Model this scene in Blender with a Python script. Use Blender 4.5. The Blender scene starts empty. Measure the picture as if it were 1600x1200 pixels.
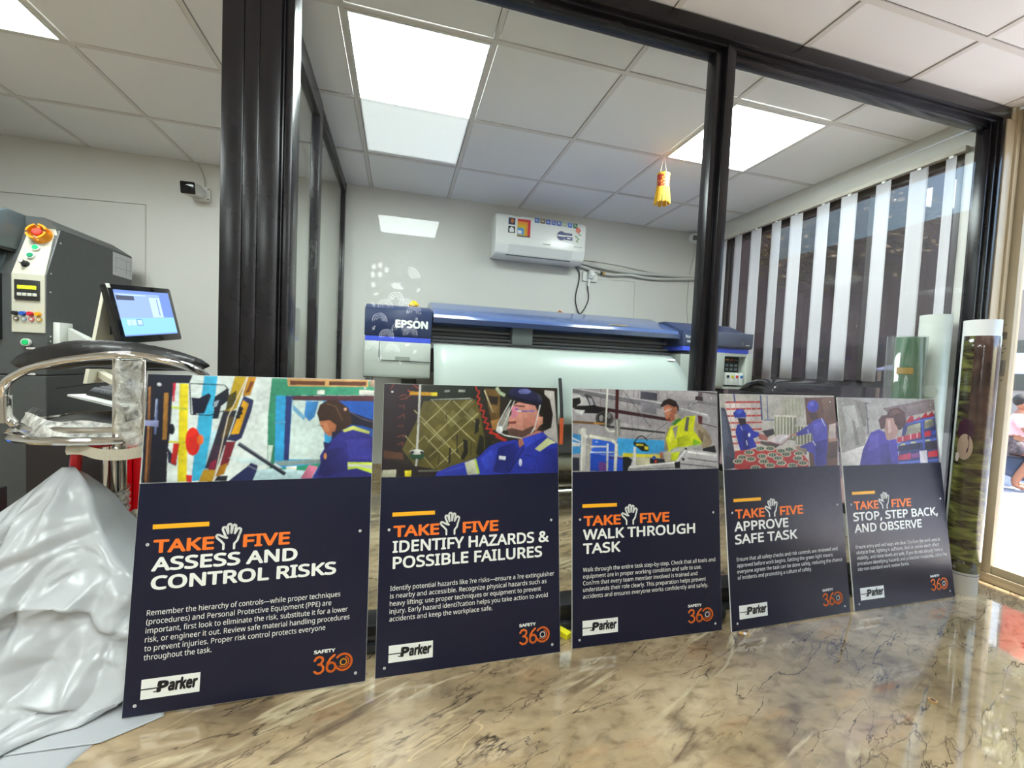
import bpy, bmesh, math, random
import numpy as np
from mathutils import Matrix, Vector
random.seed(7)
sc = bpy.context.scene
COL = sc.collection
PI = math.pi

# ------------------------------------------------------------------ camera
cam_d = bpy.data.cameras.new('camera'); cam = bpy.data.objects.new('camera', cam_d); COL.objects.link(cam)
cam_d.sensor_width = 36; cam_d.lens = 665.83 / 1600 * 36; cam_d.clip_start = .02; cam_d.clip_end = 300
_r = Vector((.0496926, -.2578110, .0383563)); _th = _r.length
_M = Matrix.Rotation(_th, 3, _r.normalized()) @ Matrix(((1, 0, 0), (0, 0, -1), (0, 1, 0)))
_R = Matrix((_M[0], -_M[1], -_M[2])).transposed()
cam.matrix_world = Matrix.Translation((-.3416, -1.1971, .9682)) @ _R.to_4x4()
sc.camera = cam
# ------------------------------------------------------------------ view, world, sun
sc.view_settings.view_transform = 'Standard'; sc.view_settings.look = 'None'
sc.view_settings.gamma = 1; sc.view_settings.use_curve_mapping = False
sc.view_settings.exposure = 1.3
sc.cycles.max_bounces = 10; sc.cycles.transparent_max_bounces = 24; sc.cycles.diffuse_bounces = 5
sc.cycles.caustics_reflective = False; sc.cycles.caustics_refractive = False
PANEL = 13.0          # ceiling panel radiance
SKY = .5
world = bpy.data.worlds.new('world'); sc.world = world; world.use_nodes = True
_n = world.node_tree.nodes; _l = world.node_tree.links
_bg = _n['Background']; _sky = _n.new('ShaderNodeTexSky'); _sky.sky_type = 'NISHITA'; _sky.sun_disc = False
_sky.sun_elevation = math.radians(58); _sky.sun_rotation = math.radians(200); _sky.air_density = 1.4; _sky.dust_density = 1.2
_l.new(_sky.outputs[0], _bg.inputs[0]); _bg.inputs[1].default_value = SKY
sun_d = bpy.data.lights.new('sun', 'SUN'); sun_d.energy = 11.0; sun_d.angle = .01; sun_d.color = (1, .95, .88)
sun = bpy.data.objects.new('sun', sun_d); COL.objects.link(sun)
sun.rotation_euler = Vector((-.25, .3, -.92)).to_track_quat('-Z', 'Y').to_euler()

# ------------------------------------------------------------------ materials
def lin(h):
    h = h.lstrip('#'); c = [int(h[i:i+2], 16) / 255 for i in (0, 2, 4)]
    return tuple(x / 12.92 if x <= .04045 else ((x + .055) / 1.055) ** 2.4 for x in c)
MATS = {}
def mat(key, color, rough=.5, metal=0, spec=.5, noise=0, nscale=30, bump=0, bscale=60, emit=0, coat=0, transl=0, alpha=1):
    if key in MATS: return MATS[key]
    m = bpy.data.materials.new(key); m.use_nodes = True; nt = m.node_tree; b = nt.nodes['Principled BSDF']
    c = lin(color) if isinstance(color, str) else color
    b.inputs['Base Color'].default_value = (*c, 1); b.inputs['Roughness'].default_value = rough
    b.inputs['Metallic'].default_value = metal; b.inputs['Specular IOR Level'].default_value = spec
    b.inputs['Coat Weight'].default_value = coat; b.inputs['Coat Roughness'].default_value = .06
    if alpha < 1: b.inputs['Alpha'].default_value = alpha
    if emit: b.inputs['Emission Color'].default_value = (*c, 1); b.inputs['Emission Strength'].default_value = emit
    tc = None
    if noise or bump:
        tc = nt.nodes.new('ShaderNodeTexCoord')
    if noise:
        t = nt.nodes.new('ShaderNodeTexNoise'); t.inputs['Scale'].default_value = nscale; t.inputs['Detail'].default_value = 4
        r = nt.nodes.new('ShaderNodeValToRGB'); nt.links.new(tc.outputs['Object'], t.inputs['Vector'])
        r.color_ramp.elements[0].position = .3; r.color_ramp.elements[1].position = .7
        r.color_ramp.elements[0].color = (*[x * (1 - noise) for x in c], 1); r.color_ramp.elements[1].color = (*[min(1, x * (1 + noise)) for x in c], 1)
        nt.links.new(t.outputs['Fac'], r.inputs[0]); nt.links.new(r.outputs[0], b.inputs['Base Color'])
    if bump:
        t = nt.nodes.new('ShaderNodeTexNoise'); t.inputs['Scale'].default_value = bscale; t.inputs['Detail'].default_value = 3
        nt.links.new(tc.outputs['Object'], t.inputs['Vector']); k = nt.nodes.new('ShaderNodeBump'); k.inputs['Strength'].default_value = bump
        k.inputs['Distance'].default_value = .01; nt.links.new(t.outputs['Fac'], k.inputs['Height']); nt.links.new(k.outputs[0], b.inputs['Normal'])
    if transl:
        tr = nt.nodes.new('ShaderNodeBsdfTranslucent'); tr.inputs[0].default_value = (*c, 1); mx = nt.nodes.new('ShaderNodeMixShader')
        mx.inputs[0].default_value = transl; nt.links.new(b.outputs[0], mx.inputs[1]); nt.links.new(tr.outputs[0], mx.inputs[2])
        nt.links.new(mx.outputs[0], nt.nodes['Material Output'].inputs[0])
    MATS[key] = m; return m
def emitter(key, color, strength):
    m = bpy.data.materials.new(key); m.use_nodes = True; nt = m.node_tree; nt.nodes.clear()
    e = nt.nodes.new('ShaderNodeEmission'); o = nt.nodes.new('ShaderNodeOutputMaterial'); e.inputs[0].default_value = (*color, 1)
    e.inputs[1].default_value = strength; nt.links.new(e.outputs[0], o.inputs[0]); MATS[key] = m; return m
def glassy(key, tint=(.97, .985, .975), f0=.04, rough=0, haze=0, hazecol=(.8, .8, .78), wrinkle=0, schlick=1):
    """thin pane: clear transmission and a Fresnel mirror, on each face of a real slab"""
    m = bpy.data.materials.new(key); m.use_nodes = True; nt = m.node_tree; nt.nodes.clear(); N = nt.nodes.new; L = nt.links.new
    o = N('ShaderNodeOutputMaterial'); t = N('ShaderNodeBsdfTransparent'); t.inputs[0].default_value = (*tint, 1)
    g = N('ShaderNodeBsdfGlossy'); g.inputs['Roughness'].default_value = rough
    lw = N('ShaderNodeLayerWeight'); lw.inputs[0].default_value = .5
    p = N('ShaderNodeMath'); p.operation = 'POWER'; p.inputs[1].default_value = 5; L(lw.outputs['Facing'], p.inputs[0])
    a = N('ShaderNodeMath'); a.operation = 'MULTIPLY_ADD'; a.inputs[1].default_value = (1 - f0) * schlick; a.inputs[2].default_value = f0; L(p.outputs[0], a.inputs[0])
    base = t.outputs[0]
    if haze:
        d = N('ShaderNodeBsdfDiffuse'); d.inputs[0].default_value = (*hazecol, 1); mh = N('ShaderNodeMixShader'); L(t.outputs[0], mh.inputs[1]); L(d.outputs[0], mh.inputs[2])
        tc = N('ShaderNodeTexCoord'); nz = N('ShaderNodeTexNoise'); nz.inputs['Scale'].default_value = 22; nz.inputs['Distortion'].default_value = 2.5
        L(tc.outputs['Object'], nz.inputs[0]); mr = N('ShaderNodeMapRange'); mr.inputs[1].default_value = .3; mr.inputs[2].default_value = .7
        mr.inputs[3].default_value = haze * .35; mr.inputs[4].default_value = min(1, haze * 1.5); L(nz.outputs['Fac'], mr.inputs[0]); L(mr.outputs[0], mh.inputs[0]); base = mh.outputs[0]
        if wrinkle:
            b = N('ShaderNodeBump'); b.inputs['Strength'].default_value = wrinkle; b.inputs['Distance'].default_value = .01; L(nz.outputs['Fac'], b.inputs['Height'])
            L(b.outputs[0], g.inputs['Normal']); L(b.outputs[0], d.inputs['Normal'])
    mx = N('ShaderNodeMixShader'); L(a.outputs[0], mx.inputs[0]); L(base, mx.inputs[1]); L(g.outputs[0], mx.inputs[2]); L(mx.outputs[0], o.inputs[0])
    MATS[key] = m; return m
def node_mat(key):
    m = bpy.data.materials.new(key); m.use_nodes = True; MATS[key] = m; return m, m.node_tree, m.node_tree.nodes['Principled BSDF']

def marble():
    m, nt, b = node_mat('polished_brown_marble'); N = nt.nodes.new; L = nt.links.new
    tc = N('ShaderNodeTexCoord'); mp = N('ShaderNodeMapping'); L(tc.outputs['Object'], mp.inputs[0]); mp.inputs['Rotation'].default_value = (0, 0, -.75); mp.inputs['Scale'].default_value = (1, 1.9, 1)
    def noise(s, d, dist=0, vec=None):
        t = N('ShaderNodeTexNoise'); t.inputs['Scale'].default_value = s; t.inputs['Detail'].default_value = d; t.inputs['Distortion'].default_value = dist; L(vec or mp.outputs[0], t.inputs['Vector']); return t
    def ramp(src, els):
        r = N('ShaderNodeValToRGB'); e = r.color_ramp.elements
        e[0].position, e[0].color = els[0][0], (*els[0][1], 1); e[1].position, e[1].color = els[-1][0], (*els[-1][1], 1)
        for p_, c_ in els[1:-1]: q = e.new(p_); q.color = (*c_, 1)
        L(src, r.inputs[0]); return r
    def mix(f, a, c, mode='MIX'):
        x = N('ShaderNodeMix'); x.data_type = 'RGBA'; x.blend_type = mode
        if isinstance(f, float): x.inputs[0].default_value = f
        else: L(f, x.inputs[0])
        L(a, x.inputs[6])
        if isinstance(c, tuple): x.inputs[7].default_value = (*c, 1)
        else: L(c, x.inputs[7])
        return x.outputs[2]
    n1 = noise(1.5, 10, 1.1); base = ramp(n1.outputs['Fac'], [(.30, lin('#74624f')), (.43, lin('#9b8666')), (.55, lin('#b39b79')), (.70, lin('#c9b492'))])
    n2 = noise(17, 10, .5); mott = ramp(n2.outputs['Fac'], [(.30, (.50, .47, .44)), (.48, (.92, .91, .9)), (.62, (1.0, 1.0, 1.0)), (.75, (1.22, 1.2, 1.16))])
    col = mix(.8, base.outputs[0], mott.outputs[0], 'MULTIPLY')
    def vein(scale, dist, width, seed, lo=.48, hi=.62, detail=6):
        ad = N('ShaderNodeVectorMath'); ad.operation = 'ADD'; ad.inputs[1].default_value = (seed, seed * .7, 0); L(mp.outputs[0], ad.inputs[0])
        st = N('ShaderNodeVectorMath'); st.operation = 'MULTIPLY'; st.inputs[1].default_value = (.42, 1.6, 1); L(ad.outputs[0], st.inputs[0])
        w = noise(scale, detail, dist, st.outputs[0])
        s = N('ShaderNodeMath'); s.operation = 'SUBTRACT'; s.inputs[1].default_value = .5; L(w.outputs['Fac'], s.inputs[0]); ab = N('ShaderNodeMath'); ab.operation = 'ABSOLUTE'; L(s.outputs[0], ab.inputs[0])
        mr = N('ShaderNodeMapRange'); mr.inputs[1].default_value = 0; mr.inputs[2].default_value = width; mr.inputs[3].default_value = 1; mr.inputs[4].default_value = 0; L(ab.outputs[0], mr.inputs[0])
        msk = noise(2.3, 4, .4, ad.outputs[0]); mk_ = N('ShaderNodeMapRange'); mk_.inputs[1].default_value = lo; mk_.inputs[2].default_value = hi; L(msk.outputs['Fac'], mk_.inputs[0])
        mu = N('ShaderNodeMath'); mu.operation = 'MULTIPLY'; L(mr.outputs[0], mu.inputs[0]); L(mk_.outputs[0], mu.inputs[1]); return mu.outputs[0]
    col = mix(vein(1.5, .5, .035, 25.3), col, lin('#6e5c48'))
    col = mix(vein(2.4, .6, .030, 41.3), col, lin('#c9b795'))
    col = mix(vein(1.9, .2, .006, 3.1, .45, .55, 9), col, lin('#3c332c'))
    col = mix(vein(3.2, .25, .006, 9.4, .47, .58, 9), col, lin('#463a32'))
    col = mix(vein(5.5, .3, .008, 60.4, .48, .58, 8), col, lin('#54463a'))
    col = mix(vein(1.3, .15, .0035, 17.7, .52, .6, 5), col, lin('#d2b68c'))
    L(col, b.inputs['Base Color']); b.inputs['Roughness'].default_value = .07; b.inputs['Specular IOR Level'].default_value = .5; b.inputs['Coat Weight'].default_value = 1; b.inputs['Coat IOR'].default_value = 1.7; b.inputs['Coat Roughness'].default_value = .02
    return m
MARBLE = marble()
WALL = mat('white_wall_paint', '#d2d0ca', .45, noise=.02, nscale=3)
TILE = mat('ceiling_tile_white', '#f6f6f7', .8, noise=.015, nscale=2)
BAR = mat('ceiling_grid_white', '#e4e1de', .6)
VOID = mat('ceiling_void', '#8d8a86', .9)
BLACKM = mat('black_aluminium', '#19171b', .26, spec=.35, noise=.25, nscale=9)
BLACK2 = mat('black_aluminium_inner', '#161418', .35)
GREYM = mat('grey_track_metal', '#4a4d52', .35, metal=.6)
BEIGE = mat('beige_aluminium', '#b5a88e', .4, noise=.05, nscale=5)
GLASS = glassy('clear_glass', f0=.012)
GLASS_D = glassy('door_glass')
TINT = glassy('tinted_window_film', (.30, .265, .27))
FILM = glassy('stretch_film', (.95, .95, .93), .03, .42, .5, (.62, .61, .56), .5, .12)
CLEARWRAP = glassy('clear_wrap', (.96, .97, .97), .05, .05, .05, (.8, .82, .82), 0, .6)
LIGHT = emitter('light_panel', (.90, 1.0, .985), PANEL)
WHITE = mat('white_plastic', '#e6e6e2', .4)
BLACK = mat('black_plastic', '#17171a', .4)
CHROME = mat('chrome', (.78, .76, .74), .08, metal=1)
STEEL = mat('brushed_steel', (.6, .6, .58), .25, metal=1)

# ------------------------------------------------------------------ mesh helpers
def _new_verts(bm, n0): bm.verts.ensure_lookup_table(); return bm.verts[n0:]
def box(bm, x0, x1, y0, y1, z0, z1, bev=0, mi=0, seg=2, rot=None):
    r = bmesh.ops.create_cube(bm, size=1); vs = r['verts']; fs = {f for v in vs for f in v.link_faces}
    for f in fs: f.material_index = mi
    for v in vs: v.co = Vector((x0 + (v.co.x + .5) * (x1 - x0), y0 + (v.co.y + .5) * (y1 - y0), z0 + (v.co.z + .5) * (z1 - z0)))
    if rot: bmesh.ops.rotate(bm, cent=rot[0], matrix=rot[1], verts=vs)
    if bev:
        es = list({e for v in vs for e in v.link_edges})
        r = bmesh.ops.bevel(bm, geom=es, offset=bev, segments=seg, affect='EDGES', profile=.5)
        for f in r['faces']: f.material_index = mi
def hexa(bm, pts, mi=0):
    """8 corners: bottom ring 0-3, top ring 4-7"""
    v = [bm.verts.new(p) for p in pts]
    for f in ((3, 2, 1, 0), (4, 5, 6, 7), (0, 1, 5, 4), (1, 2, 6, 5), (2, 3, 7, 6), (3, 0, 4, 7)):
        bm.faces.new([v[i] for i in f]).material_index = mi
def prism(bm, pts, axis, a0, a1, mi=0, bev=0):
    """pts: 2d outline in the plane across axis ('x': (y,z), 'y': (x,z), 'z': (x,y))"""
    def P(p, a): return {'x': (a, p[0], p[1]), 'y': (p[0], a, p[1]), 'z': (p[0], p[1], a)}[axis]
    A = [bm.verts.new(P(p, a0)) for p in pts]; B = [bm.verts.new(P(p, a1)) for p in pts]; n = len(pts)
    fs = [bm.faces.new(A[::-1]), bm.faces.new(B)]
    for i in range(n): fs.append(bm.faces.new((A[i], A[(i + 1) % n], B[(i + 1) % n], B[i])))
    for f in fs: f.material_index = mi
    bmesh.ops.recalc_face_normals(bm, faces=fs)
    if bev:
        r = bmesh.ops.bevel(bm, geom=list({e for f in fs for e in f.edges}), offset=bev, segments=2, affect='EDGES', profile=.5)
        for f in r['faces']: f.material_index = mi
def frames(pts):
    pts = [Vector(p) for p in pts]; n = len(pts); T = []
    for i in range(n):
        d = pts[min(i + 1, n - 1)] - pts[max(i - 1, 0)]; T.append(d.normalized() if d.length > 1e-9 else Vector((0, 0, 1)))
    u = T[0].orthogonal().normalized(); out = []
    for i in range(n):
        u = (u - T[i] * u.dot(T[i])).normalized(); out.append((pts[i], u, T[i].cross(u)))
    return out
def tube(bm, pts, r, n=10, mi=0, closed=False, flat=1):
    fr = frames(pts); rs = r if isinstance(r, (list, tuple)) else [r] * len(fr); rings = []
    for (p, u, w), q in zip(fr, rs): rings.append([bm.verts.new(p + u * math.cos(2 * PI * k / n) * q + w * math.sin(2 * PI * k / n) * q * flat) for k in range(n)])
    pairs = list(zip(rings, rings[1:])) + ([(rings[-1], rings[0])] if closed else [])
    for a, b in pairs:
        for k in range(n): bm.faces.new((a[k], a[(k + 1) % n], b[(k + 1) % n], b[k])).material_index = mi
    if not closed:
        bm.faces.new(rings[0][::-1]).material_index = mi; bm.faces.new(rings[-1]).material_index = mi
def cyl(bm, p0, p1, r0, r1=None, n=24, mi=0): tube(bm, [p0, p1], [r0, r0 if r1 is None else r1], n, mi)
def smooth_path(pts, k=6):
    P = [Vector(p) for p in pts]; out = []
    for i in range(len(P) - 1):
        a, b, c, d = P[max(i - 1, 0)], P[i], P[i + 1], P[min(i + 2, len(P) - 1)]
        for j in range(k):
            t = j / k; out.append(.5 * ((2 * b) + (c - a) * t + (2 * a - 5 * b + 4 * c - d) * t * t + (3 * b - a - 3 * c + d) * t ** 3))
    return out + [P[-1]]
def ell(bm, c, r, seg=16, mi=0, rot=None):
    m = Matrix.Translation(c) @ (rot.to_4x4() if rot else Matrix()) @ Matrix.Diagonal((*r, 1))
    q = bmesh.ops.create_uvsphere(bm, u_segments=seg, v_segments=max(6, seg * 2 // 3), radius=1, matrix=m)
    for f in {f for v in q['verts'] for f in v.link_faces}: f.material_index = mi
def poly(bm, pts, mi=0):
    f = bm.faces.new([bm.verts.new(p) for p in pts]); f.material_index = mi; return f
def surf(bm, fn, nu, nv, mi=0, closed_u=False):
    V = [[bm.verts.new(fn(i / (nu if closed_u else nu - 1), j / (nv - 1))) for i in range(nu)] for j in range(nv)]
    for j in range(nv - 1):
        for i in range(nu if closed_u else nu - 1):
            bm.faces.new((V[j][i], V[j][(i + 1) % nu], V[j + 1][(i + 1) % nu], V[j + 1][i])).material_index = mi
def rbox2(x0, x1, z0, z1, r, k=4):
    out = []
    for cx, cz, a in ((x1 - r, z1 - r, 0), (x0 + r, z1 - r, 90), (x0 + r, z0 + r, 180), (x1 - r, z0 + r, 270)):
        for i in range(k + 1): t = math.radians(a + 90 * i / k); out.append((cx + r * math.cos(t), cz + r * math.sin(t)))
    return out
def B(): return bmesh.new()
def world_of(o):
    m = Matrix()
    while o: m = o.matrix_basis @ m; o = o.parent
    return m
def mk(name, bm, mats, parent=None, smooth=True, label=None, local=False, kind=None, angle=.6, normals=True):
    me = bpy.data.meshes.new(name)
    if normals: bmesh.ops.recalc_face_normals(bm, faces=bm.faces)
    if parent and not local: bmesh.ops.transform(bm, matrix=world_of(parent).inverted(), verts=bm.verts)
    bm.to_mesh(me); bm.free()
    for m in (mats if isinstance(mats, (list, tuple)) else [mats]): me.materials.append(m)
    o = bpy.data.objects.new(name, me); COL.objects.link(o); o.parent = parent
    if smooth: me.shade_smooth(); me.set_sharp_from_angle(angle=angle)
    if label: o['label'] = label
    if kind: o['kind'] = kind
    return o
def tag(o, label, cat, group=None):
    o['label'] = label; o['category'] = cat
    if group: o['group'] = group
    return o
def thing(name, label, cat, loc=(0, 0, 0), group=None):
    o = bpy.data.objects.new(name, None); COL.objects.link(o); o.location = loc; o.empty_display_size = .05
    return tag(o, label, cat, group)
def struct(name, bm=None, mats=None, parent=None, **k):
    if bm is None:
        o = bpy.data.objects.new(name, None); COL.objects.link(o); o.empty_display_size = .05
    else: o = mk(name, bm, mats, parent, **k)
    if not parent: o['kind'] = 'structure'
    return o
def boxpart(name, dims, m, parent=None, bev=0, **k):
    bm = B(); box(bm, *dims, bev); return mk(name, bm, m, parent, **k)

# ------------------------------------------------------------------ lettering (flat outline meshes)
_txt = {}
try: FONT = bpy.data.fonts.load(bpy.utils.system_resource('DATAFILES', path='fonts') + '/NotoSansHebrew-Regular.woff2')
except Exception: FONT = None
def text_mesh(s):
    k = s
    if k not in _txt:
        c = bpy.data.curves.new('t', 'FONT'); c.body = s; c.resolution_u = 2; c.fill_mode = 'BOTH'
        if FONT: c.font = FONT
        o = bpy.data.objects.new('t', c); COL.objects.link(o); bpy.context.view_layer.update()
        me = bpy.data.meshes.new_from_object(o.evaluated_get(bpy.context.evaluated_depsgraph_get()))
        bpy.data.objects.remove(o); bpy.data.curves.remove(c); _txt[k] = me
    return _txt[k]
_h = text_mesh('H'); CAP = max(v.co.y for v in _h.vertices) - min(v.co.y for v in _h.vertices)
def letters(bm, s, org, ux, uz, width, cap, bold=0.0, mi=0, shear=0.0):
    """write s from org along ux, up along uz; width=None keeps natural proportions; bold thickens the strokes"""
    me = text_mesh(s); xs = [v.co.x for v in me.vertices]; x0, x1 = min(xs) - bold, max(xs) + bold; sz = cap / (CAP + 2 * bold)
    sx = sz if width is None else width / (x1 - x0); org, ux, uz = Vector(org), Vector(ux), Vector(uz)
    nz = ux.cross(uz).normalized() * 4e-5
    for k, (dx, dy) in enumerate([(bold * math.cos(PI * k / 4), bold * math.sin(PI * k / 4)) for k in range(8)] if bold else [(0, 0)]):
        V = [bm.verts.new(org + nz * k + ux * ((v.co.x + dx - x0) * sx + v.co.y * sz * shear) + uz * ((v.co.y + dy + bold) * sz)) for v in me.vertices]
        for p in me.polygons:
            try: bm.faces.new([V[i] for i in p.vertices]).material_index = mi
            except ValueError: pass
    return (x1 - x0) * sx
def stroke(bm, pts, w, P, mi=0, n=8):
    """flat line of width w through 2d pts; P maps 2d to 3d"""
    for a, b in zip(pts, pts[1:]):
        d = Vector(b) - Vector(a)
        if d.length < 1e-9: continue
        q = Vector((-d.y, d.x)).normalized() * w / 2
        poly(bm, [P(*(Vector(a) + q)), P(*(Vector(a) - q)), P(*(Vector(b) - q)), P(*(Vector(b) + q))], mi)
    for a in pts: poly(bm, [P(a[0] + w / 2 * math.cos(2 * PI * k / n), a[1] + w / 2 * math.sin(2 * PI * k / n)) for k in range(n)], mi)

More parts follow.
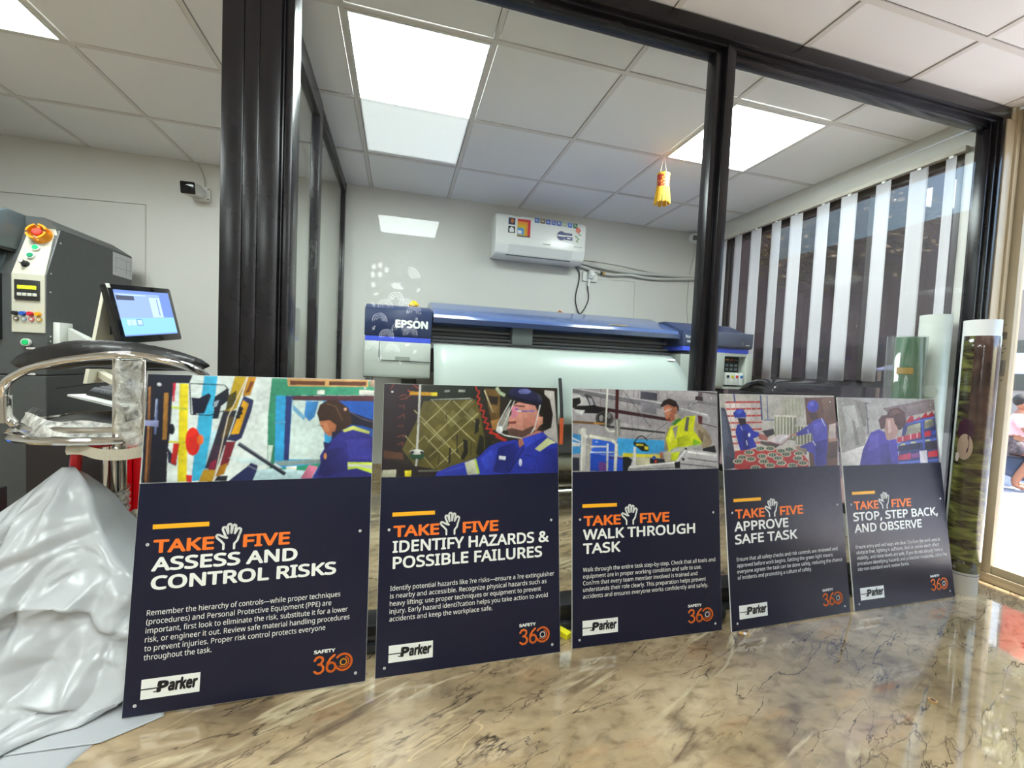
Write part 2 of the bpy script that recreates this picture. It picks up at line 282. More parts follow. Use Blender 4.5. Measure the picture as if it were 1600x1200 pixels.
PICTURES = [
"""#e2eeec
#38b4e0 p 226,996 281,996 269,474 249,15 200,11 212,607
#bfe4ee p 269,474 309,474 290,111 249,15
#ead820 p 128,917 164,915 183,7 146,7
#c9d84a p 103,705 163,689 164,670 103,685
#c9c82a p 98,387 168,377 169,358 99,368
#d02848 p 100,919 114,919 112,746 105,746
#16182a p -1,1009 179,1006 167,919 102,919 104,607 102,379 99,282 104,7 5,5 2,541
#a06a3a l8 11,882 18,558 23,13
#a0702e l17 78,827 84,396
#6a7aa8 l8 43,769 46,445
#c8d0e8 l3 40,769 40,606
#5a3a20 l6 30,509 32,12
#8d93c0 p 1,574 55,571 55,512 1,525
#c8d0d8 p 57,903 56,895 53,889 49,887 45,889 41,895 40,903 41,911 44,917 48,919 52,917 55,912
#0e1020 p 122,492 121,466 117,447 111,440 104,447 99,467 97,493 98,518 102,538 108,545 114,538 119,518
#1a2040 p 97,331 123,249 139,184 137,152 104,186
#d8281c p 228,376 226,309 216,260 200,243 184,261 172,310 166,377 168,444 178,493 193,511 209,493 222,444
#e86a28 p 240,392 239,367 234,349 227,343 220,350 214,368 212,393 213,417 218,435 225,442 232,435 238,417
#b8201c p 120,362 144,362 136,160 115,185
#d02a30 p 177,72 204,64 202,-1 182,7
#1a2030 l5 171,919 313,912 332,862
#1a2030 l5 168,919 182,629 262,621 304,658 334,672
#0e1430 p 179,789 210,782 249,833 260,809 245,708 236,641 189,632
#141a2c p 275,801 328,887 338,777 303,709 295,591 270,588 275,675 268,721
#9fb0c0 p 273,750 294,768 285,708 271,691
#b89a18 p 355,1007 409,1010 370,693 315,608
#4a4418 p 330,811 366,863 362,727 323,659
#2a2a38 p 313,658 371,673 331,340 278,338
#5a4a28 p 335,608 359,608 340,440 311,407
#3a2a3c p 278,338 329,340 301,110 252,126
#8a2040 p 274,177 298,209 291,78 257,47
#b0881c p 247,116 299,107 286,0 230,4
#e8dcc8 l4 409,1007 335,608 292,12
#c48a1c p 412,1007 448,1005 424,814 391,810
#7a4018 p 421,952 440,953 419,848 404,839
#7a2030 p 334,373 374,372 347,149 311,126
#b07a18 p 311,142 346,173 333,67 297,45
#1a1c2a p 306,52 349,54 345,2 293,6
#28305a p 396,813 441,772 433,660 398,405 374,372 335,387 347,437 378,693
#e2a818 p 395,770 420,735 385,446 351,440 368,558
#1a1a1e p 398,685 397,673 393,664 388,661 382,664 377,673 376,685 377,697 381,705 386,709 392,706 396,697
#1a1a1e p 396,646 395,634 390,625 384,622 378,625 373,634 371,646 372,657 377,666 383,670 389,666 394,658
#1a1a1e p 388,608 387,598 383,591 377,588 372,591 367,598 366,608 367,618 371,626 376,629 382,626 386,619
#3a9a78 p 515,992 1003,982 1005,841 537,818 546,163 517,-7 506,609
#d0e4da p 514,335 535,334 527,164 517,13
#2f9fd8 p 537,818 1005,837 1012,-4 663,-6 546,163
#1c5cc0 p 770,776 1005,834 1011,393 877,396
#5a3038 p 607,820 1005,837 1006,775 612,775
#d4e8e4 p 612,775 754,771 773,187 608,195
#3a8ad0 p 674,769 733,767 717,611 692,566 668,628
#7ab8e0 p 617,733 675,610 668,575 614,680
#2a3a7a p 581,819 608,820 608,186 585,187
#58a8d8 p 538,558 584,566 585,549 538,540
#e2b070 p 583,996 968,999 969,925 589,915
#6a3c22 p 596,972 758,973 758,930 598,929
#6a3c22 p 778,974 959,978 959,935 777,932
#c8a890 p 976,999 1005,997 1006,926 977,925
#f0f0e8 p 723,881 758,883 758,840 724,839
#f0f0e8 p 925,893 1005,889 1005,841 926,842
#8aa0a0 p 542,177 764,191 765,149 574,133
#2e9a7a p 515,97 765,152 766,82 670,71
#eef2ec p 599,126 645,127 644,90 598,89
#bfe0e8 p 460,92 528,110 702,76 664,-11 459,-3
#cfe8ea p 345,223 511,207 512,140 406,170
#1a2236 l18 386,352 595,50
#6a7080 l5 390,355 593,72
#1f2a5a p 351,1 429,136 443,169 474,142 468,75 455,-3
#8a90a0 l4 429,144 471,100
#d87a9a p 663,6 701,135 741,115 713,-4
#14122a p 873,675 942,621 1005,576 1007,481 944,521 892,531
#3a2418 p 727,646 738,732 778,785 829,773 877,702 896,540 859,482 797,460 766,531 741,558
#6a4a30 l5 771,745 813,719 849,576
#5a5068 l5 881,666 943,594 1000,558
#d8a890 p 867,691 867,683 864,677 860,675 856,677 853,683 852,691 853,699 856,705 860,707 863,705 866,699
#b8714a p 739,567 786,579 820,531 814,442 791,412 768,448 747,519
#c8825a p 746,540 774,558 788,469 772,451
#1a1a20 l3 734,529 758,519
#1c1c3a p 801,460 863,489 840,352 798,362
#2c2c86 p 802,389 863,495 944,485 1003,394 1008,-13 859,-15 718,4 753,149 748,220 771,306
#22226a p 771,292 862,307 874,76 784,12 743,32
#38389a p 869,378 980,394 1001,176 889,182
#20205a p 761,363 799,344 771,257
#d8e070 p 851,479 901,522 983,463 979,438 901,482 859,457
#d89050 p 781,218 780,202 778,191 774,187 771,191 768,203 766,219 767,234 770,246 773,250 777,246 780,234
#c8e040 p 880,155 1006,144 1008,29 925,91 882,79
#c8ccc8 p 883,136 1005,119 1005,75 926,112 884,107
#20206a l5 871,253 882,5""",
"""#2a241c
#24141c p 5,1014 201,1010 191,513 109,278 3,260
#7a3a2c l4 41,973 52,995 35,922
#8a4030 l4 81,858 113,888 127,845 87,830
#7a3c30 l4 78,754 111,765 108,726
#7a3c30 l4 74,628 110,671 112,628
#6a342a l4 78,542 106,556 99,520
#7a3c30 l4 75,428 111,449 108,413
#7a3c30 l4 77,343 108,371 102,328
#b8402c l5 126,933 144,904 134,860
#9a3a2c l5 154,993 183,950 169,979
#5c5422 p 213,816 503,843 533,677 559,362 609,376 563,242 350,58 192,67 104,297 173,585
#6e6630 p 258,688 301,792 361,690 310,600
#75703c p 324,615 375,720 428,631 369,527
#6a6230 p 246,455 303,571 355,468 293,367
#7a7444 p 436,646 481,752 523,662 474,587
#6a6228 p 305,294 363,410 415,306 349,191
#4a4418 p 205,254 261,368 305,251 248,138
#77703e p 405,750 450,834 496,820 458,721
#b0a878 l5 164,715 363,307 423,188
#b0a878 l5 257,828 452,453 505,363
#a8a070 l5 375,824 528,542
#a09868 l5 201,600 334,337
#98905c l5 118,442 278,79
#a8a070 l5 217,441 364,133
#b0a878 l5 216,556 360,831
#b0a878 l5 239,368 488,857
#a8a070 l5 248,210 519,692
#a09868 l5 292,107 452,393
#98905c l4 134,256 217,426
#14120e p 433,401 458,386 462,246 438,170 420,189 438,276
#1a1a10 p 528,452 551,422 555,243 529,199 506,244
#1a1a10 p 504,632 527,617 520,482 497,452
#1c1a10 p 356,307 367,307 364,133 353,133
#1c1a10 l6 399,453 401,248
#1c1a10 l4 305,251 299,107
#20200f l4 338,689 339,586
#20200f l4 482,363 476,216
#1a1c10 p 559,422 609,406 590,301 559,243
#1c241c p 197,1013 720,1018 703,865 213,826
#d09a1c p 137,919 285,913 285,877 138,881
#e8d820 p 252,912 286,913 286,876 253,876
#8a9088 l12 326,929 355,935
#a0a8a0 l13 404,937 442,937
#9aa29a l6 249,832 473,854
#6a5028 p 553,974 644,955 644,564 593,602
#2a2018 p 573,891 636,878 628,785 589,800
#8a6a38 p 589,784 636,770 636,694 597,693
#d8c8a0 l6 553,951 601,709
#b0c0a0 l19 624,985 644,924 675,895
#a87840 p 589,602 644,633 644,527 605,496
#c03020 l7 503,995 507,949 526,935 509,873 528,859 511,798 538,783 527,722 554,715 543,647 570,632 550,587 581,572 562,512 601,511 582,466 636,451 621,421 676,375
#c03020 l9 589,481 684,382
#c8c8c0 l11 192,1006 187,556 183,298
#1f4a30 p 223,222 218,201 203,186 183,181 162,187 147,203 141,225 147,246 161,261 182,266 202,260 218,244
#d8dcd8 p 219,265 214,251 200,241 182,238 164,242 150,253 145,267 150,281 163,291 181,295 200,290 214,279
#15181a p 170,262 168,255 164,250 159,248 153,250 149,256 147,263 149,270 153,275 158,277 164,275 168,269
#15181a p 218,259 217,252 213,247 208,245 203,247 200,253 198,260 199,267 203,272 208,274 213,272 217,266
#c0c0c0 l10 183,191 175,7
#1e1418 p 4,205 143,128 350,54 296,-8 3,10
#5a3a28 p 9,288 106,257 114,186 11,204
#b8b8a0 p 6,79 77,84 75,6 3,10
#d8cc20 p 121,70 156,71 154,8 123,10
#5a5a50 l10 192,62 336,62
#b8b4b0 p 917,967 978,957 998,338 910,433
#1a1410 p 699,950 797,1000 888,974 950,857 969,683 957,526 915,487 870,619
#c88a78 p 719,780 756,820 855,791 888,651 878,526 828,430 755,401 699,450 684,511 703,580 694,615 715,692
#b87868 p 788,634 845,666 869,526 828,464 788,511
#5a4038 p 685,508 715,523 780,492 846,554 856,477 779,400 701,432
#7a2a30 p 695,595 743,600 739,572 699,572
#e088a0 p 714,765 756,789 747,649 714,634
#6a60b0 l8 736,745 780,715 855,721
#e8d0c8 p 773,719 771,713 766,708 760,707 753,708 748,713 747,719 749,725 753,730 760,731 766,730 771,725
#3a2420 l7 732,780 796,771
#d89a80 p 868,648 905,654 904,573 879,539
#23254a p 695,942 724,987 797,1003 864,933 900,837 902,770 796,818 699,899
#6a70b0 p 832,948 827,932 812,920 793,915 773,918 759,929 754,944 759,960 773,972 793,977 812,974 827,963
#10122a p 685,914 788,855 905,811 902,767 780,811 690,877
#3a3c50 p 867,933 896,903 904,840 879,855
#96948c p 636,580 706,780 699,634 685,496 624,493
#d8dcd8 l6 889,792 855,526 828,449 779,403 676,438 624,489 636,584 711,842
#e0e4e0 l4 732,835 668,557 644,481
#e8ecec p 661,504 659,482 653,467 644,461 635,467 629,483 627,504 629,525 635,541 644,546 653,541 659,525
#b07060 p 755,385 869,492 915,476 799,354 755,289
#2534a4 p 902,482 937,417 994,350 998,-22 282,-7 292,43 365,104 453,155 521,199 582,316 636,360 747,389 763,297 862,418
#1a2478 p 636,300 731,358 755,267 707,27 684,6 606,33
#2e40b8 p 536,184 598,286 621,121 560,50
#1e2a8a p 860,264 993,291 998,-19 876,-5
#3246c4 p 779,403 894,472 919,432 795,296
#c8d098 p 854,282 934,409 987,350 951,335 885,251
#c8ccb0 p 444,141 498,178 523,11 460,9
#b8d830 p 498,178 507,185 529,19 518,11
#e0e4f0 p 640,210 680,200 677,161 640,171
#1a2478 l4 606,74 684,41 701,178
#1a2478 l4 731,83 851,29 870,187 787,217
#18206a l10 787,296 699,20
#4a5cd0 l4 336,47 439,100
#c8d0e8 p 776,129 775,108 772,93 767,87 762,93 759,109 757,130 759,151 762,167 767,172 772,166 775,151""",
"""#a4a0a4
#b6b2b6 p 331,1004 448,994 446,708 315,775
#bcb8bc p 575,997 861,991 860,864 582,887
#b0acae p 314,588 623,503 607,394 313,455
#706a70 l3 104,1011 104,931
#706a70 l3 181,1013 183,761
#706a70 l3 360,1005 361,587
#706a70 l3 404,992 402,749
#706a70 l3 433,993 430,506
#706a70 l3 575,983 574,860
#706a70 l3 636,985 635,861
#706a70 l3 387,708 393,480
#7c7a80 p 1,1007 596,843 596,761 1,952
#c8c8cc l7 1,1000 596,835
#56545a l4 1,955 596,766
#4a1c20 p 281,1010 304,1011 297,599 275,599
#3a1a22 p 145,793 634,651 634,610 145,745
#4a4a58 p 452,980 565,961 564,865 447,885
#88868e p 448,844 563,832 557,692 453,722
#c8c8c8 p 0,929 52,930 91,878 117,797 0,783
#1a1818 p 0,874 48,891 56,825 0,757
#8a8a90 p 21,943 83,944 76,891 42,917
#3c3c44 p 73,931 125,905 151,797 110,792 95,865
#a8a8b0 p 100,892 124,879 138,806 117,797
#181418 p 0,788 151,797 201,761 201,695 34,705
#d0d0d0 p 14,746 82,734 61,681 20,707
#4c4a4c p 269,635 260,587 237,552 207,540 177,553 155,588 147,635 155,683 178,717 208,730 238,718 261,683
#2a282a p 256,641 249,604 231,577 207,568 183,578 166,605 160,642 166,679 184,706 208,716 232,706 249,679
#8a888a p 200,642 198,622 193,607 186,602 179,607 174,622 172,642 174,661 180,676 187,681 194,676 199,661
#7a787a p 249,668 247,651 242,638 236,634 229,638 225,651 223,668 225,685 230,698 236,703 243,698 247,685
#3a383a p 219,642 217,632 213,626 207,623 202,626 198,632 196,642 198,651 202,658 208,660 213,658 217,651
#6a4a20 p 0,611 214,589 214,560 0,583
#b08040 p 137,592 207,583 207,565 137,571
#2a2a2a p 214,560 617,473 617,453 214,528
#d8dcd4 l11 228,1014 214,536 236,483 288,482
#8a8a84 p 271,641 309,628 314,421 277,422
#e0e0dc l4 289,621 292,429
#605c60 l4 331,990 424,762 518,529
#605c60 l4 399,293 639,599
#605c60 l3 385,386 615,394
#3aa0dc p 291,402 622,367 620,214 297,188
#3a8cc8 p -1,461 69,433 61,224 -1,213
#2a62d8 p 129,393 293,362 287,188 122,221
#8ab0d8 p 147,366 164,366 164,346 147,347
#1c4cc0 p 115,224 334,162 326,-4 114,9
#6a3a8a p 170,117 219,102 218,10 169,13
#181c20 p 326,229 390,133 364,-6 325,-4
#4a1c22 p 240,173 326,160 326,147 240,156
#d8cc30 p 326,222 584,185 584,156 326,173
#1a1a14 l7 403,346 429,412 458,428 495,370
#1c1c14 p 399,349 472,344 505,289 501,233 457,237 399,317
#c8b820 p 415,329 465,323 465,301 415,308
#d8c828 p 472,301 500,289 498,252 473,260
#c0bea0 p 420,169 508,152 507,67 412,72
#242830 p 508,152 614,136 613,79 507,85
#d8342a p 541,119 556,118 555,91 541,92
#3050a0 p 551,155 549,143 544,134 537,131 531,135 526,144 524,156 526,168 531,177 538,180 544,176 549,167
#d8d8c8 l19 109,426 256,374 284,333 275,4
#c8c8c0 l31 73,524 66,17
#e8e8e0 l7 64,525 58,17
#c8ccd0 l12 227,335 222,8
#d0d4d4 l7 -1,406 136,286
#d0d4d0 l9 115,302 227,298
#c0d0e0 l7 115,234 269,228
#d8d8d0 l22 40,499 95,407
#a8a898 l10 105,354 100,17
#2a2c3c p -2,175 46,173 46,15 -2,18
#d8dce0 p -1,357 53,343 46,304 -1,306
#241616 p 583,798 608,867 650,899 696,864 716,792 714,720 695,776 672,797 634,819 596,782
#b06a50 p 607,789 642,819 687,784 707,706 686,626 655,591 625,629 614,706
#c8866a p 615,764 649,792 664,709 632,654
#e8e0e0 l4 609,725 666,764
#b87458 p 704,762 702,745 698,733 693,729 688,733 684,745 682,762 684,778 688,790 694,795 699,791 703,778
#6a2a20 p 625,633 651,647 655,613 632,613
#b8a890 p 686,695 710,709 724,654 685,613
#4a8a3a p 687,624 724,651 739,609 685,555 661,569
#a09078 p 821,629 880,555 943,428 954,327 923,269 876,271 844,389
#7a6a54 p 855,514 894,443 884,332 854,388
#6a5c48 l4 886,471 933,387
#988c78 p 631,531 655,503 655,254 609,242 611,394
#d8e01c p 654,544 685,557 763,668 835,682 820,500 878,346 878,302 813,290 697,280 659,254 643,200 622,394
#b8c418 p 698,392 776,446 814,334 705,282
#e8ec40 p 661,503 683,393 652,311 637,394
#6a6a64 p 769,661 791,661 777,478 752,488
#a8a090 p 669,527 709,557 689,372
#b8bcb0 p 682,267 878,318 878,288 696,222 647,200
#c8d820 p 658,213 721,224 697,116 653,111
#c0b8a0 p 605,231 655,216 650,107 612,109
#8ac820 p 814,389 881,329 813,299
#14141c p 884,262 973,299 983,200 883,215
#b06a50 p 579,219 597,238 601,150 582,144
#b8b6b8 p 361,39 574,84 695,105 759,264 990,200 988,14 717,-12 360,-3
#f0f0ee l9 368,47 687,92
#f0f0ee l13 774,222 986,166
#f0f0ee l10 695,105 766,253
#5a5860 l7 773,142 985,85
#5a5860 l7 718,74 984,16
#5a5860 l5 368,17 679,29
#16161a p 678,92 720,104 719,19 683,13
#2a2a2e p 772,259 770,251 767,245 762,243 758,246 754,252 753,260 754,268 758,274 763,276 767,274 770,268
#2a2a2e p 752,130 751,120 747,113 741,111 736,114 732,121 731,131 732,140 736,147 742,149 747,146 751,139
#d0d0d0 p 399,290 415,289 413,32 390,33
#8a888c l22 784,772 804,842 852,864 995,824
#d0d0d4 l6 792,793 812,852 856,875
#5a2026 p 850,696 888,689 881,567 856,584
#b0aeb2 l20 726,762 921,679 935,632 919,555
#e8e8ea l6 730,770 925,689
#2a2428 l7 744,1019 997,963
#6a5c60 p 862,1008 893,1009 884,886 852,892
#3a2a2c p 837,934 892,921 892,872 836,878
#4a3034 l6 880,583 991,533""",
"""#c8c4bc
#b8b4a8 p 513,969 728,969 700,674 502,698
#6a4c42 p 720,965 1021,984 980,-19 726,-10
#7a5c4e p 876,968 997,975 990,672 891,673
#d8ccc8 p 34,892 347,896 323,266 71,253
#c03a34 l12 40,887 341,896
#c03a34 l12 45,796 338,804
#c03a34 l12 50,704 334,712
#c03a34 l12 54,613 331,620
#c03a34 l12 59,522 327,529
#c03a34 l12 64,431 324,438
#c03a34 l12 68,341 321,348
#b8aca8 l5 78,881 72,299
#b8aca8 l5 121,882 112,297
#b8aca8 l5 165,883 152,295
#b8aca8 l5 208,883 192,293
#b8aca8 l5 252,884 233,292
#b8aca8 l5 296,884 274,290
#4a5a8a l13 112,1000 118,888
#4a5a8a l13 334,988 335,651
#5a6a9a l8 389,985 384,650
#5a6a9a l7 348,651 444,650
#4a4e60 p -15,827 37,806 68,573 95,214 104,21 -14,-4
#5e6478 p -8,785 30,764 61,362 7,260
#383c4c p 18,197 80,152 95,25 6,11
#a4a880 l9 547,954 544,709
#a4a880 l9 579,955 575,709
#a4a880 l9 610,956 607,709
#a4a880 l9 642,956 638,708
#a4a880 l9 673,957 670,708
#8e9078 p 444,709 632,697 617,359 434,409
#dcdccc l9 463,698 451,402
#dcdccc l9 491,698 478,401
#dcdccc l9 518,698 506,400
#dcdccc l9 547,698 534,399
#dcdccc l9 575,698 562,398
#dcdccc l9 603,697 590,397
#7c7e68 p 621,585 785,560 772,279 612,315
#d0d0bc l9 637,563 626,308
#d0d0bc l9 666,562 655,306
#d0d0bc l9 695,562 683,305
#d0d0bc l9 724,561 712,304
#d0d0bc l9 753,561 741,303
#e0dccc l11 440,707 636,697
#d8d4c4 l11 616,572 782,560
#2a38a8 p 127,593 215,602 260,505 304,482 302,435 252,402 278,290 230,270 148,194 131,317 108,487
#1f2a80 p 157,507 203,506 215,292 167,231
#2e2022 p 130,678 197,678 202,592 149,580
#2a3ca8 p 97,743 134,798 180,799 204,734 201,684 111,679
#4a60d0 p 120,753 153,790 179,775 151,721
#a8b0e0 l7 152,571 170,507
#d8d8e8 p 231,452 229,439 225,430 220,427 214,430 211,440 210,453 212,465 216,475 221,478 227,474 230,465
#d0d0e8 l8 194,378 200,314
#b06a60 p 301,471 384,437 367,368 298,392
#3a3438 p 329,503 426,534 436,457 366,416
#504a48 p 311,370 486,320 429,261 309,331
#d8ccd0 p 365,368 478,456 578,442 488,309
#e8e4e8 p 420,381 505,437 546,427 473,342
#a04a50 l5 367,364 486,307 575,435
#4a48a8 p 724,561 801,651 876,673 911,558 894,122 847,-1 771,5 764,179 652,247 632,274 773,358 763,466 631,425 616,461
#3a388c p 786,335 899,376 881,15 785,10
#5a58bc p 783,583 874,627 881,467 790,425
#c8c8e0 l8 861,673 893,558
#c8c8e0 l8 765,358 791,290
#b0b0d8 l7 729,516 735,437
#4a3438 p 744,742 824,769 834,669 774,647
#4a48b8 p 846,843 836,799 815,767 787,756 760,767 742,799 737,842 746,885 767,917 795,929 822,918 840,886
#6a68d0 p 803,874 799,858 790,847 778,842 766,846 758,858 756,874 759,890 769,902 781,906 792,902 800,890
#b88878 p 583,464 626,463 624,430 582,435
#b88878 p 603,275 640,296 659,251 623,230
#c8b8b0 p 929,581 991,603 983,391 912,385
#a88878 p 915,384 998,395 996,350 912,330
#5a4440 p 912,330 999,345 987,110 878,101
#b83a3a p 96,245 293,267 651,229 719,70 707,-33 152,-10 86,14
#8a8070 p 625,274 709,248 705,160 649,185
#c2b8a4 p 351,265 344,247 328,234 305,230 284,236 268,250 263,269 269,287 286,299 308,303 330,297 346,283
#4e5e50 p 339,268 334,256 322,248 306,245 290,249 279,259 275,270 280,282 292,290 308,293 324,289 335,280
#a8b8a0 l5 297,284 295,250
#a8b8a0 l5 315,284 314,249
#c2b8a4 p 433,261 426,243 409,230 386,227 364,233 348,247 343,265 350,283 366,296 389,300 411,294 427,280
#4e5e50 p 420,264 416,252 403,244 387,242 371,246 359,255 355,267 360,278 372,287 389,289 405,285 416,276
#a8b8a0 l5 377,281 376,246
#a8b8a0 l5 396,280 395,246
#c2b8a4 p 528,224 521,206 504,193 481,189 458,195 442,210 437,228 444,246 461,259 484,263 506,257 523,243
#4e5e50 p 516,227 511,215 498,207 481,204 465,208 453,218 449,230 454,242 467,250 483,252 500,248 512,239
#a8b8a0 l5 472,244 470,209
#a8b8a0 l5 491,243 490,208
#c2b8a4 p 599,242 592,224 574,211 551,207 528,214 512,228 507,247 514,265 531,278 554,282 577,276 594,261
#4e5e50 p 586,245 581,233 569,225 552,223 535,227 523,236 519,248 524,260 537,268 554,271 570,267 582,258
#a8b8a0 l5 542,263 541,228
#a8b8a0 l5 562,262 560,227
#c2b8a4 p 256,216 249,198 233,186 211,182 189,188 174,202 169,220 175,238 192,250 213,254 235,248 250,234
#4e5e50 p 244,219 239,207 227,199 211,197 196,201 185,210 181,222 185,233 197,241 213,244 229,240 240,231
#a8b8a0 l5 202,236 201,202
#a8b8a0 l5 221,235 219,201
#c2b8a4 p 682,183 675,165 657,152 633,148 610,154 594,169 588,188 595,206 613,219 637,223 660,217 676,202
#4e5e50 p 669,186 664,174 651,166 634,164 617,168 605,177 601,189 606,201 619,210 636,212 653,208 665,198
#a8b8a0 l5 624,204 623,169
#a8b8a0 l5 644,203 643,167
#c2b8a4 p 568,178 561,160 544,147 520,143 498,150 482,164 476,183 483,201 500,214 524,218 546,211 563,197
#4e5e50 p 556,181 551,169 538,161 521,159 505,163 493,172 489,184 494,196 506,204 523,207 540,203 552,193
#a8b8a0 l5 512,198 510,164
#a8b8a0 l5 531,197 530,163
#c2b8a4 p 450,173 443,155 426,143 403,139 381,145 365,160 360,178 367,196 383,209 406,213 428,206 444,192
#4e5e50 p 437,176 433,165 420,157 404,154 388,158 376,168 372,180 377,191 389,199 406,202 422,198 434,188
#a8b8a0 l5 394,194 393,159
#a8b8a0 l5 413,193 412,158
#c2b8a4 p 361,161 354,143 337,131 315,127 293,133 277,148 272,166 279,184 295,196 318,200 340,194 355,180
#4e5e50 p 349,164 344,152 332,144 315,142 300,146 288,156 284,167 289,179 301,187 317,189 333,185 345,176
#a8b8a0 l5 306,181 305,147
#a8b8a0 l5 325,180 324,146
#c2b8a4 p 194,156 188,138 171,126 150,122 129,128 114,142 109,160 115,178 131,190 152,194 174,188 189,174
#4e5e50 p 182,158 178,147 166,139 150,137 135,141 124,150 120,162 125,173 136,181 152,183 167,179 179,170
#a8b8a0 l5 141,175 140,142
#a8b8a0 l5 159,174 158,141
#c2b8a4 p 496,127 489,109 472,97 449,93 427,100 411,114 406,133 412,151 429,163 452,167 475,161 491,146
#4e5e50 p 484,130 479,119 466,111 450,108 433,113 422,122 418,134 423,146 435,154 452,156 468,152 480,142
#a8b8a0 l5 440,148 439,113
#a8b8a0 l5 460,147 458,112
#c2b8a4 p 672,117 665,99 647,86 623,83 600,89 584,104 578,123 585,141 603,154 627,157 650,151 666,136
#4e5e50 p 659,120 654,108 641,100 624,98 607,102 595,112 591,124 596,136 609,144 626,146 643,142 655,133
#a8b8a0 l5 614,138 613,103
#a8b8a0 l5 634,137 633,102
#c2b8a4 p 266,128 259,110 243,98 221,95 199,101 184,115 179,133 185,151 202,163 223,167 245,161 260,146
#4e5e50 p 254,131 249,119 237,112 221,110 206,114 194,123 191,135 195,146 207,154 223,156 239,152 250,143
#a8b8a0 l5 212,148 211,114
#a8b8a0 l5 231,147 229,113
#c2b8a4 p 160,105 153,87 137,75 116,72 95,78 80,92 75,110 81,128 97,140 118,143 139,137 155,123
#4e5e50 p 148,108 144,96 132,89 116,87 101,91 90,100 86,112 91,123 102,130 118,133 133,129 144,119
#a8b8a0 l5 107,125 106,91
#a8b8a0 l5 125,124 124,90
#c2b8a4 p 371,92 365,74 348,62 326,58 304,65 288,79 283,97 290,115 306,127 328,131 350,125 366,110
#4e5e50 p 359,95 355,83 342,75 326,73 310,77 299,87 295,99 300,110 312,118 328,120 344,116 355,107
#a8b8a0 l5 317,112 316,78
#a8b8a0 l5 336,111 334,77
#c2b8a4 p 521,61 514,43 497,30 474,27 452,33 436,48 430,66 437,84 454,97 477,100 500,94 516,79
#4e5e50 p 509,64 504,52 491,44 475,42 458,46 447,56 443,68 448,79 460,87 477,90 493,85 505,76
#a8b8a0 l5 465,82 464,47
#a8b8a0 l5 484,80 483,46
#c2b8a4 p 712,48 705,30 687,18 663,14 640,21 623,35 618,54 625,73 643,85 666,89 690,82 706,68
#4e5e50 p 699,51 694,40 681,32 664,29 647,34 635,43 631,56 636,68 648,76 666,78 683,74 695,64
#a8b8a0 l5 654,70 652,35
#a8b8a0 l5 674,68 672,33
#c2b8a4 p 618,22 611,3 593,-9 570,-12 547,-6 531,9 525,28 532,46 550,58 573,62 596,55 612,41
#4e5e50 p 605,25 600,13 587,5 570,3 554,7 542,17 538,29 543,41 555,49 572,51 589,46 601,37
#a8b8a0 l5 561,43 559,8
#a8b8a0 l5 580,42 579,7
#c2b8a4 p 424,35 417,17 400,5 377,1 355,8 340,22 334,41 341,58 358,71 380,74 402,68 418,53
#4e5e50 p 411,38 407,26 394,18 378,16 362,20 350,30 346,42 351,53 363,61 380,63 396,59 407,50
#a8b8a0 l5 369,55 367,21
#a8b8a0 l5 388,54 386,20
#c2b8a4 p 301,11 295,-7 278,-19 256,-22 234,-16 219,-1 214,17 220,35 237,47 259,50 280,44 296,29
#4e5e50 p 289,14 284,3 273,-5 257,-7 241,-3 230,6 226,18 231,30 242,37 258,39 274,35 285,26
#a8b8a0 l5 247,32 246,-2
#a8b8a0 l5 266,30 265,-3""",
"""#b4b0ac
#a4a09a p 0,1023 282,939 226,270 -10,180
#b8b6b0 p 40,863 165,889 194,579 42,345
#8e8a84 p 122,674 151,650 177,295 138,296
#9a968e p 7,815 51,792 66,509 -1,393
#88847e p 169,961 285,915 257,578 233,578
#77727a l15 278,934 273,454
#605c60 l8 261,915 309,916
#68646a l9 264,698 298,674
#dcd8d4 p -6,180 232,293 176,-33 -15,-22
#c0bcb8 p 224,294 256,435 293,387 197,106
#8a7a7e p 442,845 1000,1017 998,823 692,719 631,571
#988a8c p 685,874 998,981 995,879 696,787
#c0bcb2 p 682,694 991,828 991,726 651,620
#3a4078 p 643,620 987,772 982,-3 532,-28
#a8a894 p 682,576 822,625 820,550 668,502
#98988a p 668,502 816,545 814,463 637,416
#8a8878 p 867,650 970,688 967,574 858,524
#b83a50 p 679,660 727,734 757,725 751,635 676,620
#a8406a p 766,680 829,725 824,655 763,645
#c83040 p 842,713 896,796 909,736 967,812 977,726 845,695
#b83a50 p 561,400 812,480 809,396 556,323
#e0c8d0 l8 620,416 615,343
#e0c8d0 l8 707,447 701,368
#e0c8d0 l8 777,471 771,391
#c83040 p 856,487 928,504 922,423 850,405
#5060c0 p 935,493 980,508 975,448 930,433
#b84060 p 543,127 687,163 680,70 538,58
#8a5090 p 694,145 772,167 767,93 690,80
#c83040 p 873,175 976,202 975,102 870,91
#282c50 p 561,272 801,326 794,228 555,187
#302c40 p 845,338 981,359 976,222 835,202
#5a70c8 l15 658,595 983,713
#5a70c8 l20 549,294 978,372
#5a70c8 l18 535,15 980,47
#c8c880 l11 587,288 638,299
#c8c880 l11 698,317 758,327
#c8c880 l11 854,345 907,356
#c8c880 l11 876,650 948,670
#4a60c0 l20 846,670 834,214
#d8d4dc p 781,191 861,201 858,8 781,7
#4a40a0 p 382,529 446,475 471,359 552,381 558,187 544,-29 158,-22 204,223 298,477
#40388c p 382,289 466,335 476,-21 347,-19
#5a50b0 p 296,434 378,469 365,266 250,198
#5a4040 p 476,743 515,834 600,862 666,786 671,620 611,522 543,498 546,669 491,669 461,548 401,524 387,669 427,735
#785a58 p 496,784 582,835 629,786 508,723
#b8928a p 467,694 540,699 580,503 538,377 452,366 436,500
#d0b0a8 p 479,662 513,669 518,503 478,455
#4a3234 p 546,669 611,650 598,576 550,601"""]

